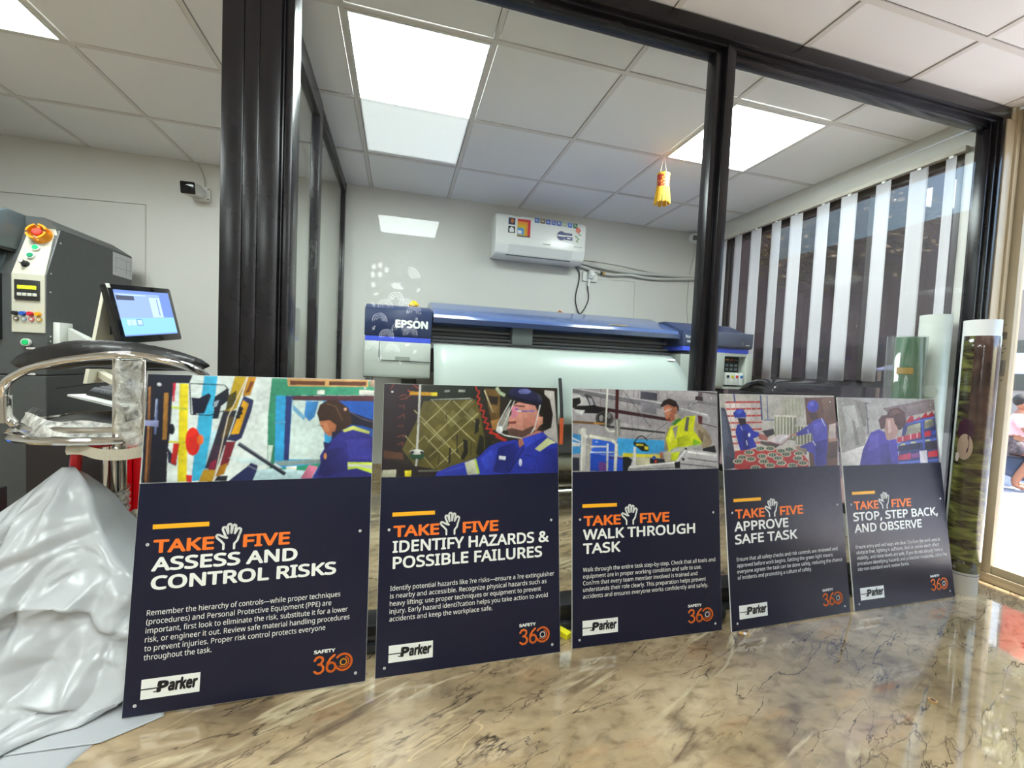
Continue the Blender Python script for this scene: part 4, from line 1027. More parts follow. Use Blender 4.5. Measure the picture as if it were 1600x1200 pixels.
# marigolds on the printer
def flower(name, c, r, col, lab, stack=3):
    bm = B(); rnd = random.Random(3)
    for k in range(stack):
        n = 12 - 3 * k
        for i in range(n):
            a = 2 * PI * i / n + k; q = r * (.72 - .22 * k); ell(bm, (c[0] + q * math.cos(a), c[1] + q * math.sin(a), c[2] + r * (.35 + .28 * k) + rnd.uniform(-.05, .05) * r), (r * .30, r * .30, r * .24), 6)
    ell(bm, (c[0], c[1], c[2] + r * .45), (r * .7, r * .7, r * .45), 8)
    return tag(mk(name, bm, mat('petal_' + col[1:], col, .7, noise=.25, nscale=90), label=lab), lab, 'flower')
flower('marigold', (-.268, 1.60, 1.308), .034, '#f0b40c', 'yellow marigold head lying on the printer above the maker lettering')
flower('marigold', (.872, 2.0, 1.391), .022, '#c87a3c', 'small dried orange marigold on the printer top cover')
bm = B(); prism(bm, [(0, 0), (.09, -.018), (.14, -.012), (.09, .006)], 'z', 0, .003); bmesh.ops.rotate(bm, verts=bm.verts, cent=(0, 0, 0), matrix=Matrix.Rotation(.1, 3, 'X')); bmesh.ops.translate(bm, verts=bm.verts, vec=(1.03, 1.475, 1.274))
tag(mk('yellow_tag', bm, mat('tag_yellow', '#e8c040', .5)), 'flat yellow tag lying on the front lip of the printer cover', 'tag')

# ================================================================== split air conditioner
ac = thing('air_conditioner', 'white split air conditioner covered in stickers high on the back wall', 'air conditioner', (.76, 2.25, 1.84))
ACW = mat('ac_white', '#e9e9e6', .3, coat=.2)
bm = B(); prism(bm, [(2.37, 1.852), (2.21, 1.838), (2.165, 1.862), (2.142, 1.93), (2.14, 2.135), (2.165, 2.165), (2.2, 2.175), (2.37, 2.175)], 'x', .355, 1.125, bev=.012); mk('housing', bm, ACW, ac, angle=.5)
bm = B(); prism(bm, [(2.166, 1.858), (2.139, 1.93), (2.145, 1.932), (2.172, 1.862)], 'x', .465, 1.01); mk('louvre', bm, mat('ac_louvre', '#d9dad8', .35), ac)
bm = B(); box(bm, .455, 1.02, 2.1455, 2.16, 1.926, 1.9325); tube(bm, [(.45, 2.171, 1.852), (1.0, 2.171, 1.852)], .004, 6); mk('louvre_slot', bm, mat('ac_slot', '#66696a', .6), ac)
YS = 2.1385
def sticker(name, x0, x1, z0, z1, cols, fn=None):
    bm = B(); box(bm, x0, x1, YS, YS + .003, z0, z1)
    if fn: fn(bm)
    mk(name, bm, cols, ac, smooth=False)
S = lambda n, c: mat('sticker_' + n, c, .4)
sticker('sticker', .455, .51, 2.083, 2.135, [S('dark', '#3a3a58'), S('flame', '#c87830')], lambda b: (ell(b, (.485, YS, 2.112), (.014, .001, .018), 10, 1)))
sticker('sticker', .455, .51, 2.018, 2.07, [S('black', '#2a2a30'), S('housew', '#e8e8e8')], lambda b: prism(b, [(.464, 2.024), (.501, 2.024), (.501, 2.05), (.4825, 2.066), (.464, 2.05)], 'y', YS - .001, YS, 1))
def energy(b):
    box(b, .53, .638, YS - .0005, YS, 2.00, 2.135, mi=0); box(b, .53, .615, YS - .001, YS, 2.003, 2.115, mi=1); box(b, .53, .60, YS - .0012, YS, 2.003, 2.09, mi=2); box(b, .53, .583, YS - .0014, YS, 2.012, 2.065, mi=3); box(b, .532, .565, YS - .0016, YS, 2.02, 2.045, mi=4); box(b, .53, .638, YS - .0018, YS, 1.998, 2.006, mi=5)
sticker('energy_label', .53, .638, 2.0, 2.135, [S('red', '#c8202c'), S('orange', '#e8932c'), S('amber', '#d8b428'), S('blue', '#4a9ad8'), S('white', '#eaeaea'), S('black', '#2a2a30')], energy)
for i, c in enumerate(('#3a6ab0', '#6a5430', '#3a5ab0', '#4868b8', '#3a62b0', '#a8b8a0', '#2f6ac0', '#1f6a48')):
    x = .672 + i * .0475; sticker('feature_sticker', x, x + .038, 2.122 - .0005 * i, 2.16 - .0005 * i, [mat('feature_%d' % i, c, .4), INKW], lambda b: (box(b, x + .008, x + .030, YS - .0008, YS, 2.135, 2.139, mi=1), box(b, x + .008, x + .024, YS - .0008, YS, 2.146, 2.149, mi=1)))
def badge(b): cyl(b, (.905, YS + .002, 2.045), (.905, YS - .001, 2.045), .036, n=28); box(b, .93, 1.0, YS - .0004, YS, 2.053, 2.072); box(b, .935, 1.003, YS - .0004, YS, 2.015, 2.042); box(b, .87, .94, YS - .0016, YS - .001, 2.038, 2.05, mi=1); box(b, .955, .985, YS - .001, YS, 2.025, 2.034, mi=1)
sticker('round_badge', .9, .91, 2.04, 2.05, [S('navy', '#343f78'), INKW], badge)
def rose(b):
    for a, q, c in ((0, .012, 1), (1.2, .012, 2), (2.4, .012, 1), (3.7, .013, 2), (5, .012, 1)): ell(b, (1.05 + .011 * math.cos(a), YS, 2.105 + .014 * math.sin(a)), (q, .001, q), 8, c)
    for p in ((1.068, 2.07), (1.034, 2.05), (1.055, 2.035), (1.045, 2.015)): ell(b, (p[0], YS, p[1]), (.013, .001, .006), 8, 0, Matrix.Rotation(.6, 3, 'Y'))
sticker('flower_decal', 1.049, 1.051, 2.0, 2.1, [S('leaf', '#8aa878'), S('petal', '#d8604a'), S('petal2', '#e89078')], rose)
for q in ((.49, .56, 2.152, 2.155), (1.02, 1.095, 1.965, 1.970), (.75, .815, 1.957, 1.966)): boxpart('faint_mark', (q[0], q[1], YS, YS + .003, q[2], q[3]), mat('faint_grey', '#b4b6b4', .5), ac, smooth=False)

def wire(name, pts, r, m, lab, cat, k=6):
    bm = B(); tube(bm, smooth_path(pts, k), r, 8); return tag(mk(name, bm, m), lab, cat)
PIPE = mat('pipe_wrap', '#c9c8c2', .6, bump=.3, bscale=90)
wire('air_conditioner_pipe', [(1.06, 2.335, 1.91), (1.20, 2.345, 1.90), (1.32, 2.345, 1.885), (1.5, 2.345, 1.868), (1.7, 2.345, 1.862), (2.0, 2.345, 1.87), (2.2, 2.345, 1.878), (2.379, 2.345, 1.888)], .017, PIPE, 'upper lagged pipe running right from the air conditioner along the wall', 'pipe')
wire('air_conditioner_pipe', [(1.06, 2.33, 1.885), (1.2, 2.345, 1.865), (1.33, 2.345, 1.835), (1.45, 2.345, 1.82), (1.6, 2.345, 1.832), (1.68, 2.345, 1.838), (1.8, 2.345, 1.828), (2.0, 2.345, 1.832), (2.2, 2.345, 1.85), (2.379, 2.345, 1.868)], .013, PIPE, 'lower sagging drain pipe under the lagged pipe', 'pipe')
wire('air_conditioner_pipe', [(1.06, 2.352, 1.935), (1.2, 2.36, 1.93), (1.4, 2.36, 1.925), (1.6, 2.362, 1.915), (1.75, 2.362, 1.90), (1.95, 2.362, 1.888), (2.2, 2.362, 1.888), (2.379, 2.362, 1.90)], .005, PIPE, 'thin grey cable above the air conditioner pipes', 'cable')
bm = B(); tube(bm, [(1.365, 2.343, 1.829), (1.385, 2.343, 1.826)], .0145, 12); tube(bm, [(1.385, 2.343, 1.826), (1.41, 2.343, 1.824)], .0145, 12, 1); tag(mk('pipe_tape', bm, [BLACK, mat('tape_yellow', '#c8a860', .5)]), 'black and tan tape band on the sagging drain pipe', 'tape')
wire('power_cable', [(1.10, 2.33, 1.86), (1.165, 2.358, 1.83), (1.175, 2.36, 1.75), (1.15, 2.36, 1.62), (1.155, 2.36, 1.54), (1.195, 2.36, 1.455), (1.25, 2.36, 1.52), (1.275, 2.36, 1.60), (1.262, 2.36, 1.68), (1.26, 2.36, 1.715)], .0048, BLACK, 'black cable looping down from the air conditioner to the socket', 'cable')
so = thing('wall_socket', 'white wall socket with a plugged adaptor on the back wall', 'socket', (1.27, 2.36, 1.77))
bm = B(); box(bm, 1.205, 1.345, 2.352, 2.37, 1.745, 1.83, .004); mk('socket_plate', bm, WHITE, so)
bm = B(); box(bm, 1.245, 1.30, 2.305, 2.354, 1.765, 1.835, .012); ell(bm, (1.275, 2.305, 1.80), (.024, .015, .026), 14); mk('plug', bm, WHITE, so)
bm = B(); tube(bm, [(1.262, 2.335, 1.765), (1.258, 2.34, 1.70)], .009, 10); mk('cable_sleeve', bm, WHITE, so)

# ================================================================== security cameras
cc = thing('security_camera', 'white box security camera with black lens on the left wall area', 'camera', (-1.73, 2.37, 2.08))
bm = B(); prism(bm, rbox2(-1.795, -1.685, 2.03, 2.135, .02), 'y', 2.352, 2.37, bev=.004); mk('base_plate', bm, WHITE, cc)
bm = B(); tube(bm, [(-1.735, 2.355, 2.085), (-1.75, 2.32, 2.085)], .028, 16); ax = Vector((-.02, -.98, -.16)).normalized(); Rq = ax.to_track_quat('Y', 'Z').to_matrix(); box(bm, -.046, .046, -.01, .10, -.042, .042, .014); bmesh.ops.transform(bm, verts=bm.verts[-sum(1 for v in bm.verts if abs(v.co.z) < .2):], matrix=Matrix.Translation((-1.765, 2.32, 2.087)) @ Rq.to_4x4()); mk('camera_body', bm, WHITE, cc)
bm = B(); box(bm, -.043, .043, .10, .107, -.039, .039, .006); cyl(bm, (0, .107, 0), (0, .11, 0), .016); bmesh.ops.transform(bm, verts=bm.verts, matrix=Matrix.Translation((-1.765, 2.32, 2.087)) @ Rq.to_4x4()); mk('lens_face', bm, mat('lens_black', '#0c0b10', .12), cc)
bm = B()
for z in (2.048, 2.118): cyl(bm, (-1.697, 2.353, z), (-1.697, 2.350, z), .005, n=10)
mk('screw', bm, mat('screw_dark', '#5a564e', .5), cc)
wire('camera_cable', [(-1.722, 2.366, 2.13), (-1.728, 2.366, 2.2), (-1.75, 2.366, 2.26), (-1.77, 2.366, 2.3)], .003, mat('cable_grey', '#b0aca2', .6), 'thin cable from the left security camera up to the ceiling', 'cable')
dc = thing('security_camera', 'white dome security camera in the ceiling corner above the blind', 'camera', (2.30, 2.32, 2.24))
bm = B(); cyl(bm, (2.33, 2.37, 2.245), (2.31, 2.325, 2.24), .052, .047); ell(bm, (2.305, 2.315, 2.238), (.045, .04, .045), 18); mk('camera_body', bm, WHITE, dc)
bm = B(); box(bm, -.026, .026, -.005, .006, -.022, .022, .005); bmesh.ops.transform(bm, verts=bm.verts, matrix=Matrix.Translation((2.288, 2.277, 2.23)) @ Vector((-.5, -.8, -.2)).to_track_quat('Y', 'Z').to_matrix().to_4x4()); mk('lens_face', bm, mat('lens_grey', '#3a3a3e', .15), dc)
wire('camera_cable', [(2.34, 2.362, 2.21), (2.345, 2.365, 2.1), (2.31, 2.365, 1.9), (2.30, 2.365, 1.6), (2.33, 2.36, 1.4), (2.36, 2.36, 1.25)], .003, mat('cable_grey', '#b0aca2', .6), 'thin cable dropping from the dome camera down the corner', 'cable')

# ================================================================== hanging torana
hg = thing('hanging_ornament', 'small red and yellow fringed ornament hanging from the ceiling', 'ornament', (1.21, 1.2, 2.3))
bm = B(); tube(bm, [(1.205, 1.2, 2.3), (1.183, 1.195, 2.196)], .0014, 5); tube(bm, [(1.21, 1.2, 2.3), (1.238, 1.205, 2.196)], .0014, 5); mk('string', bm, mat('thread', '#d8cfa8', .8), hg)
def orn(u, v, r=.034): a = u * 2 * PI; return Vector((1.211 + r * math.cos(a) * 1.15, 1.2 + r * math.sin(a), v))
bm = B(); surf(bm, lambda u, v: orn(u, 2.196 - .085 * v, .034), 20, 2, closed_u=True); surf(bm, lambda u, v: orn(u, 2.2 - .012 * v, .0355), 20, 2, 1, True); poly(bm, [orn(i / 20, 2.19, .034) for i in range(20)], 0)
m, nt, bb = node_mat('brocade_red'); tcn = nt.nodes.new('ShaderNodeTexCoord'); vo = nt.nodes.new('ShaderNodeTexVoronoi'); vo.inputs['Scale'].default_value = 75; rp = nt.nodes.new('ShaderNodeValToRGB'); e = rp.color_ramp.elements; e[0].color = (*lin('#f0d040'), 1); e[1].color = (*lin('#c8382c'), 1); e[0].position = .25; e[1].position = .45
nt.links.new(tcn.outputs['Object'], vo.inputs['Vector']); nt.links.new(vo.outputs['Distance'], rp.inputs[0]); nt.links.new(rp.outputs[0], bb.inputs['Base Color'])
mk('brocade_band', bm, [m, mat('gold_band', '#e8c430', .5)], hg)
bm = B(); rnd = random.Random(5)
for i in range(54):
    p0 = orn(i / 54, 2.114, .033); p1 = orn(i / 54 + rnd.uniform(-.01, .01), 2.012 + rnd.uniform(0, .01), .043); tube(bm, [p0, (p0 + p1) / 2 + Vector((0, 0, .004)), p1], .0032, 5)
mk('yellow_fringe', bm, mat('fringe_yellow', '#f2bd10', .6, noise=.15, nscale=60), hg)

# ================================================================== vertical blind
bl = thing('vertical_blind', 'white vertical blind with wide gaps on the right wall window', 'blind', (2.36, 1.2, 2.15))
bm = B(); box(bm, 2.345, 2.378, .34, 2.05, 2.135, 2.162, .003); mk('head_rail', bm, mat('blind_rail', '#c4bfb4', .45), bl)
SL = mat('blind_fabric', '#f0eef2', .75, transl=.45)
edges = [(1.955, 2.05), (1.776, 1.863), (1.590, 1.681), (1.403, 1.494), (1.235, 1.326), (1.035, 1.131), (.866, .959), (.673, .76), (.50, .581), (.375, .425)]
for i, (y0, y1) in enumerate(edges):
    bm = B(); x0, dx = 2.354, .010 * (1 if i % 2 else -1); zb_ = (.955, .955, .955, .95, .958, .965, .96, .965, .97, .98)[i]
    surf(bm, lambda u, v: (x0 + dx * (u - .5) + .004 * math.sin(PI * u), y0 + (y1 - y0) * u, 2.128 - (2.128 - zb_) * v), 7, 8); o = mk('slat', bm, SL, bl); o.modifiers.new('thickness', 'SOLIDIFY').thickness = .0008
    bm = B(); box(bm, x0 - .004, x0 + .004, (y0 + y1) / 2 - .01, (y0 + y1) / 2 + .01, 2.122, 2.14); mk('slat_hanger', bm, WHITE, o)

# ================================================================== low dark plotter under the blind
pl = thing('cutting_plotter', 'low black machine with smoked rounded cover below the blind', 'machine', (2.0, 1.0, 0))
SMOKE = glassy('smoked_cover', (.42, .40, .42), .05, .04)
bm = B(); box(bm, 1.80, 2.34, .85, 1.12, .72, .87, .02); mk('plotter_body', bm, BLACK, pl)
bm = B(); surf(bm, lambda u, v: (1.80 + .55 * v, .985 + .135 * math.cos(PI * u), .87 + (.084 * math.sin(PI * u) ** .6) * min(1, (1 - (1 - min(1, v / .2)) ** 2) ** .5 + .02)), 16, 16); o = mk('smoked_cover', bm, SMOKE, pl); o.modifiers.new('thickness', 'SOLIDIFY').thickness = .004
bm = B()
for x in (1.88, 2.28):
    tube(bm, [(x, .985, .72), (x, .985, .06)], .025, 12); box(bm, x - .03, x + .03, .78, 1.2, .0, .06, .01)
mk('plotter_stand', bm, BLACK, pl)

# ================================================================== rolls by the door
def scroll(c, r, z0, z1, name, mats, parent, a0=0, a1=2 * PI, n=40, th=.002, mi=0):
    bm = B(); surf(bm, lambda u, v: (c[0] + r * math.cos(a0 + (a1 - a0) * u), c[1] + r * math.sin(a0 + (a1 - a0) * u), z0 + (z1 - z0) * v), n, 2 if mi == 0 else 20); o = mk(name, bm, mats, parent); o.modifiers.new('thickness', 'SOLIDIFY').thickness = th; return o
rl = thing('printed_film_roll', 'tall roll of film printed with leaves standing by the beige door', 'roll', (2.245, .162, 0))
rc, rr = (2.245, .162), .062
bm = B(); cyl(bm, (*rc, 0), (*rc, .10), rr - .004, n=40); bmesh.ops.delete(bm, geom=[f for f in bm.faces if len(f.verts) > 4 and f.calc_center_median().z > .05], context='FACES'); mk('core_tube', bm, mat('roll_white', '#dcdad8', .4), rl)
scroll(rc, rr, .004, 1.268, 'film_sheet', mat('film_white', '#dedddb', .3, coat=.3), rl)
m, nt, bb = node_mat('leaf_print'); N = nt.nodes.new; L = nt.links.new; tc = N('ShaderNodeTexCoord'); mp = N('ShaderNodeMapping'); mp.inputs['Scale'].default_value = (9, 9, 5); mp.inputs['Rotation'].default_value = (.5, .35, 0); L(tc.outputs['Object'], mp.inputs[0])
nz = N('ShaderNodeTexNoise'); nz.inputs['Scale'].default_value = 1.6; nz.inputs['Detail'].default_value = 7; nz.inputs['Distortion'].default_value = .7; L(mp.outputs[0], nz.inputs['Vector'])
mp2 = N('ShaderNodeMapping'); mp2.inputs['Scale'].default_value = (7, 7, 26); mp2.inputs['Rotation'].default_value = (.3, .45, 0); L(tc.outputs['Object'], mp2.inputs[0])
wv = N('ShaderNodeTexNoise'); wv.inputs['Scale'].default_value = 1.1; wv.inputs['Detail'].default_value = 5; wv.inputs['Distortion'].default_value = 1.3; L(mp2.outputs[0], wv.inputs['Vector'])
r1 = N('ShaderNodeValToRGB'); e = r1.color_ramp.elements; e[0].position, e[0].color = .30, (*lin('#1e1512'), 1); e[1].position, e[1].color = .72, (*lin('#8c8a4c'), 1)
for p_, c_ in ((.42, '#3a3020'), (.52, '#55562a'), (.62, '#6e6e36')): q = e.new(p_); q.color = (*lin(c_), 1)
r2 = N('ShaderNodeValToRGB'); e = r2.color_ramp.elements; e[0].position, e[0].color = .3, (*lin('#2a1a16'), 1); e[1].position, e[1].color = .75, (*lin('#6a5446'), 1); q = e.new(.5); q.color = (*lin('#46302a'), 1)
L(wv.outputs['Fac'], r1.inputs[0]); L(nz.outputs['Fac'], r2.inputs[0])
mx = N('ShaderNodeMix'); mx.data_type = 'RGBA'; sp = N('ShaderNodeSeparateXYZ'); L(tc.outputs['Object'], sp.inputs[0])
md = N('ShaderNodeVectorMath'); md.operation = 'DOT_PRODUCT'; md.inputs[1].default_value = (.453, -.892, 0); L(tc.outputs['Object'], md.inputs[0])
mr = N('ShaderNodeMapRange'); mr.inputs[1].default_value = -.019; mr.inputs[2].default_value = -.017; L(md.outputs['Value'], mr.inputs[0])
mz = N('ShaderNodeMapRange'); mz.inputs[1].default_value = .45; mz.inputs[2].default_value = .85; L(sp.outputs['Z'], mz.inputs[0])
mm = N('ShaderNodeMath'); mm.operation = 'MULTIPLY'; L(mr.outputs[0], mm.inputs[0]); L(mz.outputs[0], mm.inputs[1]); L(mm.outputs[0], mx.inputs[0]); L(r1.outputs[0], mx.inputs[6]); L(r2.outputs[0], mx.inputs[7])
L(mx.outputs[2], bb.inputs['Base Color']); bb.inputs['Roughness'].default_value = .18; bb.inputs['Coat Weight'].default_value = .5; LEAF = m
scroll(rc, rr + .0015, .105, 1.195, 'printed_area', LEAF, rl, math.radians(-212), math.radians(-62), mi=1, th=.0006)
bm = B(); cA = math.radians(-148)
def onroll(da, z, q=.0028): return (rc[0] + (rr + q) * math.cos(cA + da), rc[1] + (rr + q) * math.sin(cA + da), z)
def disc(b, da, z, ra, rz, mi, q): surf(b, lambda u, v: onroll(da + ra * max(v, .001) * math.cos(2 * PI * u), z + rz * max(v, .001) * math.sin(2 * PI * u), q), 20, 9, mi, True)
disc(bm, -.45, .760, .48, .055, 1, .0026); disc(bm, -.42, .685, .42, .060, 0, .003); disc(bm, -.78, .635, .12, .022, 2, .0034)
stroke(bm, [(-.30 + .10 * math.cos(t_), .70 + .035 * math.sin(t_)) for t_ in (-1.5, -.8, 0, .8, 1.5)], .02, lambda a, z: onroll(a, z, .0034), 1)
mk('printed_face', bm, [mat('print_skin', '#a8927e', .3), mat('print_plum', '#3c1e2c', .3), mat('print_pearl', '#d8cfc8', .3)], rl, smooth=False)
bm = B(); tube(bm, [(rc[0] + (rr + .0006) * math.cos(2 * PI * i / 40), rc[1] + (rr + .0006) * math.sin(2 * PI * i / 40), .093) for i in range(40)], .0016, 5, closed=True); mk('edge_line', bm, mat('roll_line', '#5a5460', .5), rl)
wr = thing('white_film_roll', 'white film roll with a pale round cap behind the glass beside the green roll', 'roll', (2.285, .365, 0))
c2 = (2.285, .365); scroll(c2, .062, .0, 1.315, 'film_sheet', mat('film_greywhite', '#c2c6be', .35, coat=.3), wr, th=.003)
bm = B(); cyl(bm, (*c2, 0), (*c2, 1.30), .038, n=30); mk('core_tube', bm, mat('roll_white', '#dcdad8', .4), wr)
bm = B(); d_ = Vector((-.86, -.51, 0)).normalized(); pc = Vector((*c2, .93)) + d_ * .0625; cyl(bm, pc, pc + d_ * .008, .030, n=28); mk('round_cap', bm, mat('cap_white', '#e4e8e2', .4), wr)
gr = thing('green_vinyl_roll', 'green vinyl roll in clear wrap standing behind the glass and the last sign', 'roll', (2.135, .375, 0))
c3 = (2.135, .375); bm = B(); cyl(bm, (*c3, 0), (*c3, 1.195), .058, n=40); mk('green_vinyl', bm, mat('vinyl_green', '#0c6a32', .3, coat=.5), gr)
scroll((2.122, .380), .078, 0, 1.2, 'clear_wrap', CLEARWRAP, gr, th=.001)
bm = B(); scr = lambda a, q=.0785: (2.122 + q * math.cos(a), .380 + q * math.sin(a))
surf(bm, lambda u, v: (*scr(math.radians(-170 + 45 * u), .0795), 1.01 + .032 * v), 8, 2); mk('brown_tape', bm, mat('tape_brown', '#b09050', .4), gr)

# ================================================================== left room: big grey machine
GM = mat('machine_grey', '#4c4f4f', .45, noise=.04, nscale=40); GS = mat('machine_slate', '#535e62', .4); GPN = mat('panel_cream', '#c4c2b0', .45)
SEAM = mat('machine_seam', '#141516', .6); GREENB = mat('button_green', '#12a868', .3); GREENL = mat('button_green_bright', '#18c872', .3)
mc = thing('heat_press_machine', 'large grey industrial machine with cream control strip at the left edge', 'machine', (-2.7, 1.86, 0))
MP = [(1.506, .81), (1.506, 1.313), (1.602, 1.568), (1.60, 1.602), (2.13, 1.602), (2.217, 1.575), (2.217, .81)]
bm = B(); prism(bm, [(1.506, .812), (1.506, 1.313), (1.600, 1.568), (2.03, 1.572), (2.217, 1.573), (2.217, .812)], 'x', -3.6, -2.08, bev=.004); mk('upper_body', bm, GM, mc, angle=.3)
bm = B(); hexa(bm, [(-3.6, 1.595, 1.566), (-2.082, 1.60, 1.570), (-2.082, 2.21, 1.574), (-3.6, 2.21, 1.574), (-3.6, 1.60, 1.625), (-2.15, 1.60, 1.625), (-2.15, 2.15, 1.625), (-3.6, 2.15, 1.625)]); mk('roof', bm, mat('machine_roof', '#4c4f4f', .45), mc, angle=.3)
bm = B(); prism(bm, [(1.495, 0.03), (1.495, .806), (2.217, .806), (2.217, .03)], 'x', -3.6, -2.075, bev=.004); mk('lower_body', bm, GM, mc, angle=.3)
bm = B(); box(bm, -3.59, -2.083, 1.51, 2.2, .804, .815); mk('body_seam', bm, SEAM, mc); boxpart('plinth', (-3.55, -2.2, 1.53, 2.2, 0, .035), SEAM, mc)
for pts in ([(-2.079, 1.55, .995), (-2.079, 2.17, .985)],):
    bm = B(); tube(bm, pts, .003, 5); mk('side_seam', bm, SEAM, mc); bm = B(); tube(bm, [(-2.0735, 1.56, .742), (-2.0735, 2.0, .755)], .0022, 5); mk('side_seam', bm, SEAM, mc)
bm = B(); prism(bm, [(1.40, 1.43), (1.44, 1.60), (1.50, 1.63), (1.62, 1.63), (1.62, 1.44)], 'x', -3.6, -2.225, bev=.012); mk('hood', bm, GS, mc)
bm = B(); prism(bm, [(1.47, 1.05), (1.47, 1.31), (1.545, 1.43), (1.60, 1.43), (1.55, 1.05)], 'x', -3.6, -2.262, bev=.006); mk('front_door', bm, GS, mc)
bm = B(); prism(bm, [(1.455, 1.425), (1.60, 1.425), (1.60, 1.435), (1.455, 1.435)], 'x', -3.6, -2.23); box(bm, -2.262, -2.256, 1.49, 1.52, .99, 1.31); box(bm, -2.3, -2.256, 1.49, 1.52, .985, .992); mk('door_gap', bm, SEAM, mc)
# sloped cream strip
sl = Vector((0, .096, .255)).normalized(); nrm = Vector((0, -.255, .096)).normalized()
def onslope(x, s, h=0): p = Vector((x, 1.506, 1.313)) + sl * s + nrm * h; return p
bm = B(); hexa(bm, [onslope(-2.215, 0, 0), onslope(-2.083, 0, 0), onslope(-2.083, 0, .005), onslope(-2.215, 0, .005), onslope(-2.205, .272, 0), onslope(-2.10, .272, 0), onslope(-2.10, .272, .005), onslope(-2.205, .272, .005)])
hexa(bm, [onslope(-2.20, .2715, 0), onslope(-2.083, .235, 0), onslope(-2.083, .235, .005), onslope(-2.2, .2715, .005), onslope(-2.20, .272, 0), onslope(-2.10, .272, 0), onslope(-2.10, .272, .005), onslope(-2.20, .272, .005)])
box(bm, -2.215, -2.083, 1.500, 1.507, 1.025, 1.3145); mk('control_strip', bm, GPN, mc, smooth=False)
def knob(name, x, s, parts, parent=mc, flat=None):
    bm = B(); ms = []
    for r0, r1, h0, h1, m in parts:
        if m not in ms: ms.append(m)
        f = (lambda h: onslope(x, s, h)) if flat is None else (lambda h: Vector((x, flat - h, s)))
        cyl(bm, f(h0), f(h1), r0, r1, 24, ms.index(m))
    return mk(name, bm, ms, parent, angle=.5)
WR = mat('button_ring', '#cfd2cc', .35); RED = mat('button_red', '#e0483c', .35); ORG = mat('guard_orange', '#f0940c', .35)
es = knob('emergency_stop', -2.145, .225, [(.012, .012, .004, .03, BLACK), (.020, .020, .03, .045, RED), (.020, .014, .045, .05, RED)], )
bm = B(); n = 36; ux = Vector((1, 0, 0)); c = onslope(-2.145, .225, .005)
for i in range(n):
    if i % 9 in (0, 1): hh = .022
    else: hh = .044
    a0, a1 = 2 * PI * i / n, 2 * PI * (i + 1) / n
    q = lambda a, r, h: c + ux * math.cos(a) * r + sl * math.sin(a) * r + nrm * h
    hexa(bm, [q(a0, .036, 0), q(a1, .036, 0), q(a1, .046, 0), q(a0, .046, 0), q(a0, .034, hh), q(a1, .034, hh), q(a1, .043, hh), q(a0, .043, hh)])
mk('guard_ring', bm, ORG, es, angle=.5)
knob('push_button', -2.150, .150, [(.017, .017, .004, .016, WR), (.013, .012, .016, .019, GREENL)]); knob('push_button', -2.160, .103, [(.017, .017, .004, .016, WR), (.013, .012, .016, .019, mat('button_green_dark', '#188a5e', .3))])
knob('selector_knob', -2.172, .055, [(.017, .016, .004, .012, BLACK), (.012, .011, .012, .038, BLACK), (.009, .008, .038, .040, WHITE)])
dp = boxpart('display_unit', (-2.200, -2.101, 1.492, 1.502, 1.185, 1.285), mat('display_black', '#2c2c2c', .3), mc, .002)
boxpart('display_screen', (-2.186, -2.112, 1.490, 1.4925, 1.240, 1.257), emitter('lcd_green', (.75, 1, .03), .9), dp)
for i in range(4): boxpart('display_key', (-2.187 + .0205 * i, -2.170 + .0205 * i, 1.489, 1.493, 1.205, 1.220), mat('key_pale', '#c4c4bc', .5), dp, .001)
for i, cl in enumerate(('#1c1c1e', '#2a5ab8', '#c01c34', '#e8a41c')):
    bm = B(); x = -2.198 + .0305 * i; cyl(bm, (x, 1.501, 1.118), (x, 1.483, 1.118), .0115, .010); mk('coloured_plug', bm, mat('plug_%d' % i, cl, .4), mc)
    bm = B(); x += .003; cyl(bm, (x, 1.501, 1.092), (x, 1.492, 1.092), .0105); cyl(bm, (x, 1.492, 1.092), (x, 1.4915, 1.092), .006, n=16, mi=1); mk('coloured_socket', bm, [mat('sock_%d' % i, ('#6a6258', '#8aa0b4', '#d06a70', '#d8b454')[i], .4), mat('socket_core', '#d8d4c8', .4)], mc)
for z, m in ((.975, GREENL), (.845, GREENB)):
    knob('push_button', -2.155, z, [(.019, .019, 0, .014, WR), (.014, .013, .014, .017, m)], flat=1.502)
    boxpart('button_label', (-2.16, -2.125, 1.502, 1.5065, z - .034, z - .024), WHITE, mc)
bm = B()
for y, z in ((1.60, 1.50), (1.535, 1.33), (1.53, 1.235), (1.53, 1.01), (1.53, .985)): cyl(bm, (-2.081, y, z), (-2.077, y, z), .004, n=10)
mk('screw', bm, WR, mc)
bm = B(); box(bm, -2.0795, -2.078, 2.02, 2.213, 1.42, 1.56)
for z in (1.53, 1.47): box(bm, -2.0775, -2.077, 2.04, 2.2, z, z + .002, mi=1)
for y in (2.045, 2.15, 2.195): box(bm, -2.0775, -2.077, y, y + .002, 1.44, 1.53, mi=1)
mk('paper_label', bm, [mat('paper_label', '#c9c9cc', .6), mat('print_grey', '#8a8a90', .6)], mc, smooth=False)
